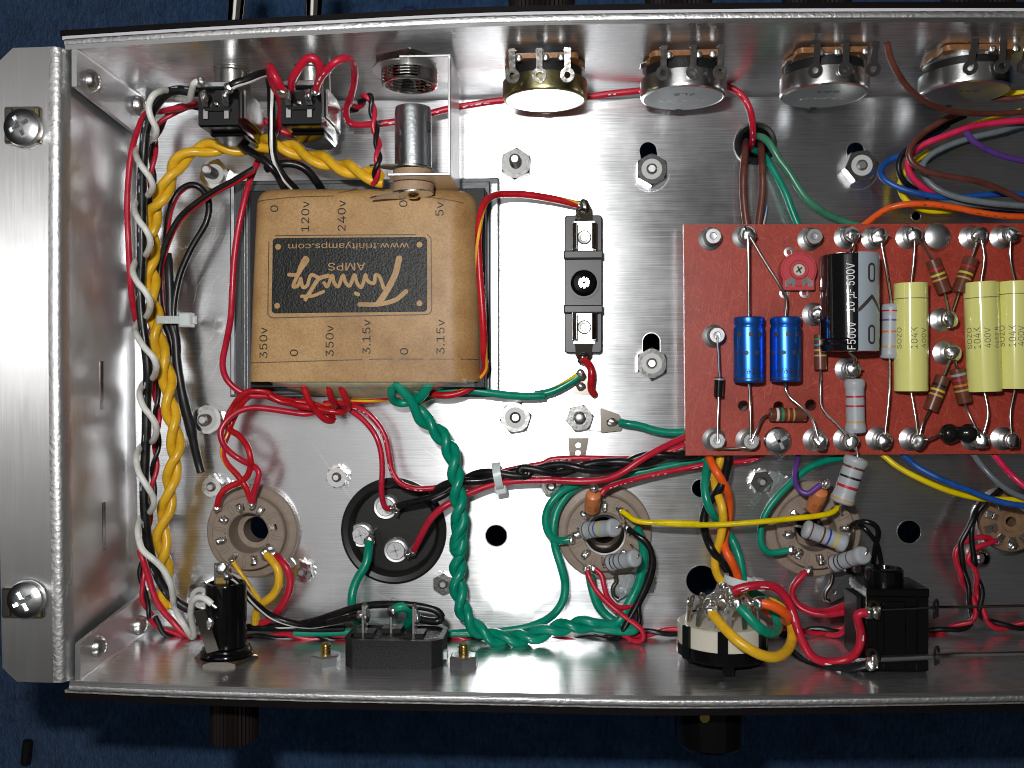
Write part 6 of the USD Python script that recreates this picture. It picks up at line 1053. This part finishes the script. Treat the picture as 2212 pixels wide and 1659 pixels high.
# ---- harness from the red board to the rotary switch
HZ = 'B7'
wire('orange wire of the harness between the red board and the rotary switch', 'orange', HZ, [(340, 90, 7), (365, 160, 10), (410, 240, 14), (465, 330, 12), (488, 430, 8), (478, 560, 7), (455, 660, 9), (462, 740, 13), (505, 820, 14), (540, 900, 12), (545, 980, 11)], 9.0)
wire('yellow wire of the harness between the red board and the rotary switch', 'yellow', HZ, [(440, 90, 6), (425, 170, 6), (395, 250, 6), (400, 340, 10), (438, 450, 14), (448, 550, 14), (430, 660, 13), (398, 770, 10), (395, 860, 9), (430, 940, 9), (470, 975, 9)], 9.2)
wire('black wire of the harness between the red board and the rotary switch', 'black', HZ, [(485, 90, 8), (478, 180, 10), (450, 290, 13), (405, 370, 12), (350, 440, 7), (320, 530, 6), (328, 630, 7), (370, 730, 12), (430, 810, 9), (490, 890, 7), (540, 980, 7)], 9.0)
wire('green wire of the harness between the red board and the rotary switch', 'green', HZ, [(360, 110, 6), (340, 200, 8), (328, 300, 12), (335, 400, 14), (365, 480, 14), (430, 570, 8), (500, 660, 6), (545, 760, 8), (568, 860, 9), (575, 950, 9)], 8.8)
wire('thick yellow loop bulging out from the front of the rotary switch', 'yellow', HZ, [(365, 1140, 33), (430, 1220, 38), (520, 1315, 42), (640, 1400, 44), (760, 1440, 42), (850, 1410, 37), (895, 1330, 31), (895, 1240, 26), (850, 1140, 20), (720, 1060, 16), (600, 1040, 16)], 11.0, solder=1, bare=1)
wire('thick green loop on the rotary switch', 'green', HZ, [(540, 1100, 33), (600, 1160, 35), (680, 1245, 36), (750, 1285, 34), (800, 1260, 29), (800, 1190, 24), (740, 1090, 20), (680, 1040, 18), (620, 1010, 16)], 10.6, solder=1, bare=1)
wire('thick orange loop on the rotary switch', 'orange', HZ, [(680, 1082, 33), (760, 1100, 34), (840, 1145, 33), (870, 1180, 30), (840, 1200, 25), (760, 1150, 20), (620, 1060, 15), (530, 1040, 14), (530, 960, 12)], 10.4, solder=1, bare=1)
wire('printed red wire looping from the rotary switch to the jack', 'red', HZ, [(490, 1015, 32), (560, 990, 33), (680, 970, 33), (780, 980, 32), (850, 1040, 31), (895, 1130, 31), (925, 1230, 32), (965, 1340, 33), (1020, 1430, 33), (1100, 1468, 32), (1200, 1470, 32), (1285, 1440, 33), (1335, 1370, 35), (1345, 1280, 37), (1325, 1200, 39), (1320, 1155, 40), (1395, 1150, 40)], 9.4, solder=3, marks=0.3)
wire('printed black wire along the lower wall to the lower tag of the jack', 'black', HZ, [(860, 1380, 18), (920, 1430, 22), (990, 1485, 27), (1090, 1510, 31), (1200, 1515, 34), (1310, 1505, 37), (1410, 1485, 39)], 10.0, solder=2, marks=0.3, mcol='grey_print')
t = ziptie('zip_tie', 'white zip tie round the harness just above the rotary switch', 'B7', 560, 945, 11, (0.2, 1, 0), 4.6, 0.9); t.part('head', bx(-3, 1.5, 4.2, 8.0, -2.0, 2.0, 0.4), 'tie', smooth=20)
# ---- wires at the right socket and the jack
wire('slim yellow wire stretched between the middle and right sockets', 'lemon', 'B6', [(845, 563, 11), (890, 590, 13), (950, 635, 15), (1020, 652, 16), (1200, 655, 17), (1450, 663, 17), (0, 562, 17, 'B7'), (200, 574, 17, 'B7'), (420, 575, 17, 'B7'), (650, 560, 18, 'B7'), (900, 535, 17, 'B7'), (1080, 515, 16, 'B7'), (1160, 495, 15, 'B7'), (1195, 465, 13, 'B7')], 6.0, solder=1, bare=1)
wire('purple wire hooking down to the orange resistor on the right socket', 'purple', 'E4', [(435, 40, 7), (425, 110, 10), (402, 200, 13), (400, 300, 15), (440, 400, 17), (520, 448, 18), (590, 410, 18), (640, 365, 18), (690, 340, 18)], 5.8, solder=2)
wire('black wire arching off the right socket behind the jack, outer one', 'black', 'E4', [(960, 790, 8), (1020, 750, 12), (1100, 732, 15), (1190, 745, 16), (1255, 800, 15), (1262, 890, 13), (1235, 980, 11), (1220, 1100, 9), (1200, 1230, 8), (1150, 1320, 7)], 5.6, solder=1)
wire('black wire crossing off the right socket behind the jack, inner one', 'black', 'E4', [(1060, 760, 11), (1120, 800, 13), (1190, 880, 13), (1250, 960, 11), (1280, 1080, 9), (1300, 1200, 8), (1310, 1300, 7)], 5.2)
wire('pinkish red wire from the right socket to the upper left of the jack', 'red', 'B7', [(1000, 870, 9), (955, 920, 10), (905, 980, 10), (895, 1040, 10), (940, 1110, 11), (1040, 1155, 13), (1150, 1160, 15), (1240, 1145, 18), (1310, 1125, 21)], 6.8, solder=1, bare=1)
wire('second pinkish red wire beside the jack, slightly higher', 'red', 'B7', [(970, 885, 7), (895, 1000, 7), (920, 1080, 8), (1010, 1130, 10), (1120, 1140, 13), (1210, 1110, 17), (1270, 1088, 20), (1320, 1085, 22)], 6.4)
wire('red wire dipping from the jack to the twisted pair on the lower wall', 'red', 'B7', [(1300, 1120, 16), (1265, 1180, 13), (1245, 1250, 10), (1200, 1295, 8), (1120, 1290, 6)], 6.2)
wire('black wire lying over a green wire at the right of the middle socket', 'black', 'B6', [(900, 700, 9), (960, 745, 12), (1040, 800, 13), (1085, 890, 13), (1082, 1000, 13), (1045, 1120, 13), (990, 1240, 13), (925, 1360, 12), (870, 1460, 11), (810, 1535, 8), (730, 1545, 5), (640, 1520, 4)], 6.6, solder=1)
wire('second black wire close beside it at the right of the middle socket', 'black', 'B6', [(980, 760, 8), (1060, 840, 10), (1100, 940, 10), (1085, 1060, 10), (1040, 1180, 9), (985, 1290, 8), (990, 1400, 7), (940, 1480, 6)], 5.6)
wire('pinkish red wire making a hairpin at the lower wall below the middle socket', 'red', 'B6', [(585, 1010, 8), (605, 1060, 9), (660, 1165, 10), (760, 1275, 11), (860, 1355, 12), (950, 1420, 12), (1015, 1480, 12), (1015, 1545, 11), (950, 1558, 10), (870, 1510, 8), (800, 1500, 6)], 5.8, solder=1, bare=1)
wire('pinkish red wire curling short below the middle socket', 'red', 'B6', [(640, 1000, 8), (700, 1050, 9), (722, 1140, 10), (755, 1235, 10), (830, 1300, 10), (910, 1295, 9), (970, 1250, 7), (1010, 1180, 5)], 5.6, solder=1, bare=1)
# ---- twisted red and black heater-lamp pair along the lower wall
twist(['red wire twisted with a black one along the foot of the lower wall', 'black wire twisted with a red one along the foot of the lower wall'], ('red', 'black'), 'D', [(330, 1335, 10), (350, 1362, 8), (400, 1378, 6), (460, 1381, 6), (540, 1379, 5), (640, 1374, 5), (720, 1378, 5), (800, 1376, 5), (900, 1380, 5), (980, 1378, 5), (1060, 1386, 5), (1150, 1386, 5), (1240, 1384, 5), (1320, 1377, 5), (1390, 1368, 5), (1460, 1364, 5), (1560, 1366, 5), (1680, 1365, 5), (1760, 1363, 5), (1850, 1362, 5), (1940, 1366, 5), (2020, 1366, 5), (180, 1548, 5, 'E5'), (300, 1530, 5, 'E5'), (395, 1485, 5, 'E5'), (405, 1390, 5, 'E5'), (375, 1260, 6, 'E5'), (335, 1140, 7, 'E5'), (305, 1050, 8, 'E5'), (290, 950, 9, 'E5')], 5.6, 9.5, 0.9, ends=((), (), ((238, 900, 9, 'E5'), (235, 810, 9, 'E5'), (300, 740, 9, 'E5'), (400, 690, 9, 'E5'), (500, 680, 9, 'E5'), (560, 690, 8, 'E5')), ((290, 830, 10, 'E5'), (280, 740, 10, 'E5'), (335, 640, 10, 'E5'), (385, 540, 10, 'E5'), (430, 430, 9, 'E5'), (490, 340, 8, 'E5'))))
twist(['red wire of the right hand twisted pair leaving the small socket', 'black wire of the right hand twisted pair leaving the small socket'], ('red', 'black'), 'E5', [(990, 1500, 5), (860, 1525, 5), (740, 1535, 5), (600, 1515, 5), (500, 1450, 5), (470, 1350, 6), (462, 1220, 6), (440, 1100, 7), (415, 1000, 8)], 5.6, 8.5, 0.4, ends=((), (), ((400, 955, 9), (345, 920, 9), (370, 840, 9), (440, 775, 9), (540, 742, 9), (620, 712, 8)), ((408, 880, 10), (390, 750, 10), (388, 590, 10), (430, 470, 9), (520, 350, 9), (600, 280, 8), (690, 205, 7))))
# ---- fuse holder, inlet and leftmost socket
wire('thick yellow wire from the leftmost socket down behind the fuse holder', 'yellow', 'B4', [(565, 545, 9), (610, 590, 11), (652, 660, 12), (655, 750, 12), (615, 830, 11), (550, 880, 10), (505, 940, 8), (495, 1020, 7)], 9.2, solder=1)
wire('red wire beside the thick yellow one at the leftmost socket', 'red', 'B4', [(620, 550, 9), (670, 590, 11), (720, 660, 12), (735, 750, 11), (705, 850, 10), (645, 940, 8), (570, 1005, 7), (480, 1040, 6)], 8.2, solder=1)
wire('thin yellow wire from the leftmost socket to behind the fuse holder', 'yellow', 'B4', [(340, 590, 9), (385, 660, 10), (435, 730, 10), (480, 800, 10), (530, 870, 9), (545, 920, 8)], 5.0, solder=1)
wire('black white-striped wire looping over the mains inlet blades', 'black', 'B4', [(640, 1035, 7), (780, 1025, 9), (900, 1000, 12), (1050, 950, 17), (1180, 910, 21), (1330, 890, 23), (1480, 890, 24), (1620, 905, 24), (1720, 930, 24), (1765, 970, 24), (1740, 1005, 24), (1660, 1000, 25), (1590, 985, 26)], 8.0, stripe=('white', 0.5, 0.4, 0.7), solder=2)
wire('black wire sagging from the fuse holder tip to the left blade of the mains inlet', 'black', 'B4', [(310, 700, 28), (370, 740, 25), (440, 830, 20), (520, 905, 15), (620, 975, 11), (740, 1015, 10), (860, 1030, 11), (1000, 1010, 15), (1120, 985, 20), (1215, 965, 25)], 8.2, stripe=('white', -0.5, 0.3, 0.5), solder=3)
wire('black wire running low behind the fuse holder to the mains inlet', 'black', 'B4', [(100, 1010, 9), (250, 1030, 8), (440, 1045, 7), (600, 1045, 7), (780, 1050, 7), (950, 1055, 7), (1100, 1050, 7)], 8.0)
wire('short green sleeved wire on the middle blade of the mains inlet', 'green', 'B4', [(1425, 930, 24), (1465, 905, 25), (1520, 905, 24), (1550, 950, 21), (1530, 1020, 16), (1450, 1070, 9)], 10.5, solder=1)
# ---- bus wires at the jack
for v0, v1, z, lab in ((1128, 1112, 36, 'bare bus wire from the upper tags of the jack to the right edge'), (1448, 1425, 36, 'thick bare bus wire from the lower tags of the jack to the right edge')):
    th = 0.42 if v0 < 1300 else 0.95; P = L3('B8', [(520, v0 + 2, z + 2.5), (700, v0 - 5, z + 2), (880, v0 - 15, z + 1.5), (1000, v1, z), (1250, v1 - 4, z), (1600, v1 - 12, z)])
    single('bus_wire', tube(spline(P, 1.0), th, 10), 'dark_metal' if v0 < 1300 else 'lead', lab, 'wire', smooth=60)
# ---- lower right
wire('yellow wire sagging from under the red board to the right edge', 'lemon', 'B8', [(440, 30, 7), (540, 120, 9), (640, 200, 11), (800, 285, 13), (1000, 365, 13), (1200, 408, 12), (1350, 412, 12), (1560, 415, 12)], 6.2)
wire('blue wire crossing the yellow one below the red board at the right', 'blue', 'B8', [(580, 30, 7), (665, 115, 9), (760, 195, 12), (920, 280, 15), (1110, 355, 16), (1300, 425, 17), (1560, 470, 18)], 6.4)
wire('grey wire dropping right from under the red board', 'grey', 'B8', [(1060, 20, 7), (1130, 115, 10), (1200, 210, 13), (1300, 310, 15), (1400, 375, 15), (1560, 430, 15)], 6.0)
wire('red wire dropping to the right edge from under the red board', 'pink', 'B8', [(1180, 10, 7), (1255, 105, 9), (1330, 200, 12), (1420, 290, 15), (1560, 400, 17)], 6.6)
# ---- upper right bundle
wire('loose brown wire with its cut end standing up in front of the rightmost potentiometer', 'brown', 'A5', [(385, 325, 62), (405, 420, 60), (460, 545, 57), (550, 670, 52), (670, 765, 46), (810, 828, 40), (980, 858, 34), (1180, 865, 29), (1427, 852, 26), (1600, 840, 24)], 6.4)
wire('brown wire coming out from behind the rightmost potentiometer', 'brown', 'A5', [(1180, 740, 16), (1260, 752, 18), (1350, 748, 20), (1427, 738, 22), (1600, 720, 24)], 6.4)
wire('yellow wire end right of the rightmost potentiometer', 'lemon', 'A5', [(1150, 700, 14), (1270, 712, 16), (1340, 708, 18), (1427, 703, 20), (1600, 690, 22)], 5.6)
wire('yellow wire peeping out under the brown wires at the right', 'lemon', 'A5', [(950, 985, 8), (1080, 932, 12), (1180, 905, 15), (1270, 880, 17), (1400, 840, 18)], 5.0)
wire('brown wire turning back in a wide loop in the upper right bundle', 'brown', 'A5', [(960, 850, 22), (880, 880, 23), (760, 945, 24), (650, 1020, 25), (575, 1100, 26), (548, 1170, 26), (580, 1240, 26), (680, 1300, 26), (850, 1342, 25), (1050, 1375, 23), (1220, 1430, 21), (1427, 1530, 18), (1560, 1610, 16)], 6.4)
wire('red wire turning back in the upper right bundle', 'pink', 'A5', [(1600, 900, 24), (1427, 915, 23), (1220, 932, 22), (1020, 965, 21), (860, 1020, 20), (710, 1078, 19), (605, 1135, 18), (552, 1200, 17), (540, 1270, 16), (580, 1350, 15), (650, 1420, 14), (740, 1470, 12), (900, 1520, 8)], 6.8)
wire('black wire bent back on the left of the upper right bundle', 'black', 'A5', [(980, 880, 12), (860, 935, 13), (720, 1010, 14), (580, 1105, 14), (490, 1190, 14), (472, 1280, 14), (505, 1370, 13), (580, 1430, 12), (700, 1500, 8)], 5.8)
wire('blue wire making the leftmost loop of the upper right bundle', 'blue', 'A5', [(850, 950, 9), (700, 1050, 9), (560, 1150, 9), (470, 1190, 9), (390, 1225, 9), (338, 1290, 10), (345, 1345, 11), (410, 1395, 12), (510, 1440, 13), (660, 1478, 14), (850, 1502, 13), (1050, 1490, 12), (1240, 1475, 11), (1427, 1480, 10)], 6.4)
wire('upper grey wire turning back in the upper right bundle', 'grey', 'A5', [(1600, 920, 17), (1427, 945, 17), (1250, 995, 17), (1000, 1055, 16), (820, 1120, 15), (690, 1200, 14), (650, 1290, 14), (690, 1370, 15), (770, 1440, 16), (920, 1500, 17), (1150, 1540, 18), (1427, 1565, 18), (1600, 1570, 18)], 6.6)
wire('lower grey wire turning back in the upper right bundle', 'grey', 'A5', [(1427, 985, 9), (1200, 1040, 9), (980, 1080, 8), (800, 1160, 8), (650, 1250, 8), (560, 1290, 9), (550, 1350, 10), (620, 1420, 11), (740, 1490, 12), (900, 1535, 12), (1100, 1560, 12), (1427, 1590, 12)], 6.2)
wire('purple wire with a free end over the upper right bundle', 'purple', 'A5', [(985, 1000, 30), (1030, 1062, 29), (1130, 1130, 27), (1270, 1188, 25), (1427, 1225, 23), (1560, 1250, 21)], 6.2)
wire('yellow wire looping at the bottom of the upper right bundle', 'lemon', 'A5', [(700, 1150, 6), (580, 1240, 6), (510, 1330, 6), (480, 1400, 6), (500, 1480, 7), (555, 1545, 8), (660, 1595, 8), (800, 1608, 8), (950, 1590, 7), (1150, 1560, 6)], 6.0)
wire('blue wire under the orange one at the upper edge of the red board', 'blue', 'A5', [(950, 1560, 5), (1080, 1585, 5), (1250, 1600, 5), (1427, 1610, 5)], 5.6)
wire('orange printed wire rising from behind the upper edge of the red board', 'orange', 'A5', [(200, 1720, 6), (290, 1650, 9), (380, 1590, 12), (500, 1557, 14), (680, 1550, 15), (880, 1575, 15), (1080, 1615, 15), (1260, 1640, 15), (1427, 1648, 15), (1600, 1650, 15)], 6.8, marks=0.6, mcol='ink_flat')
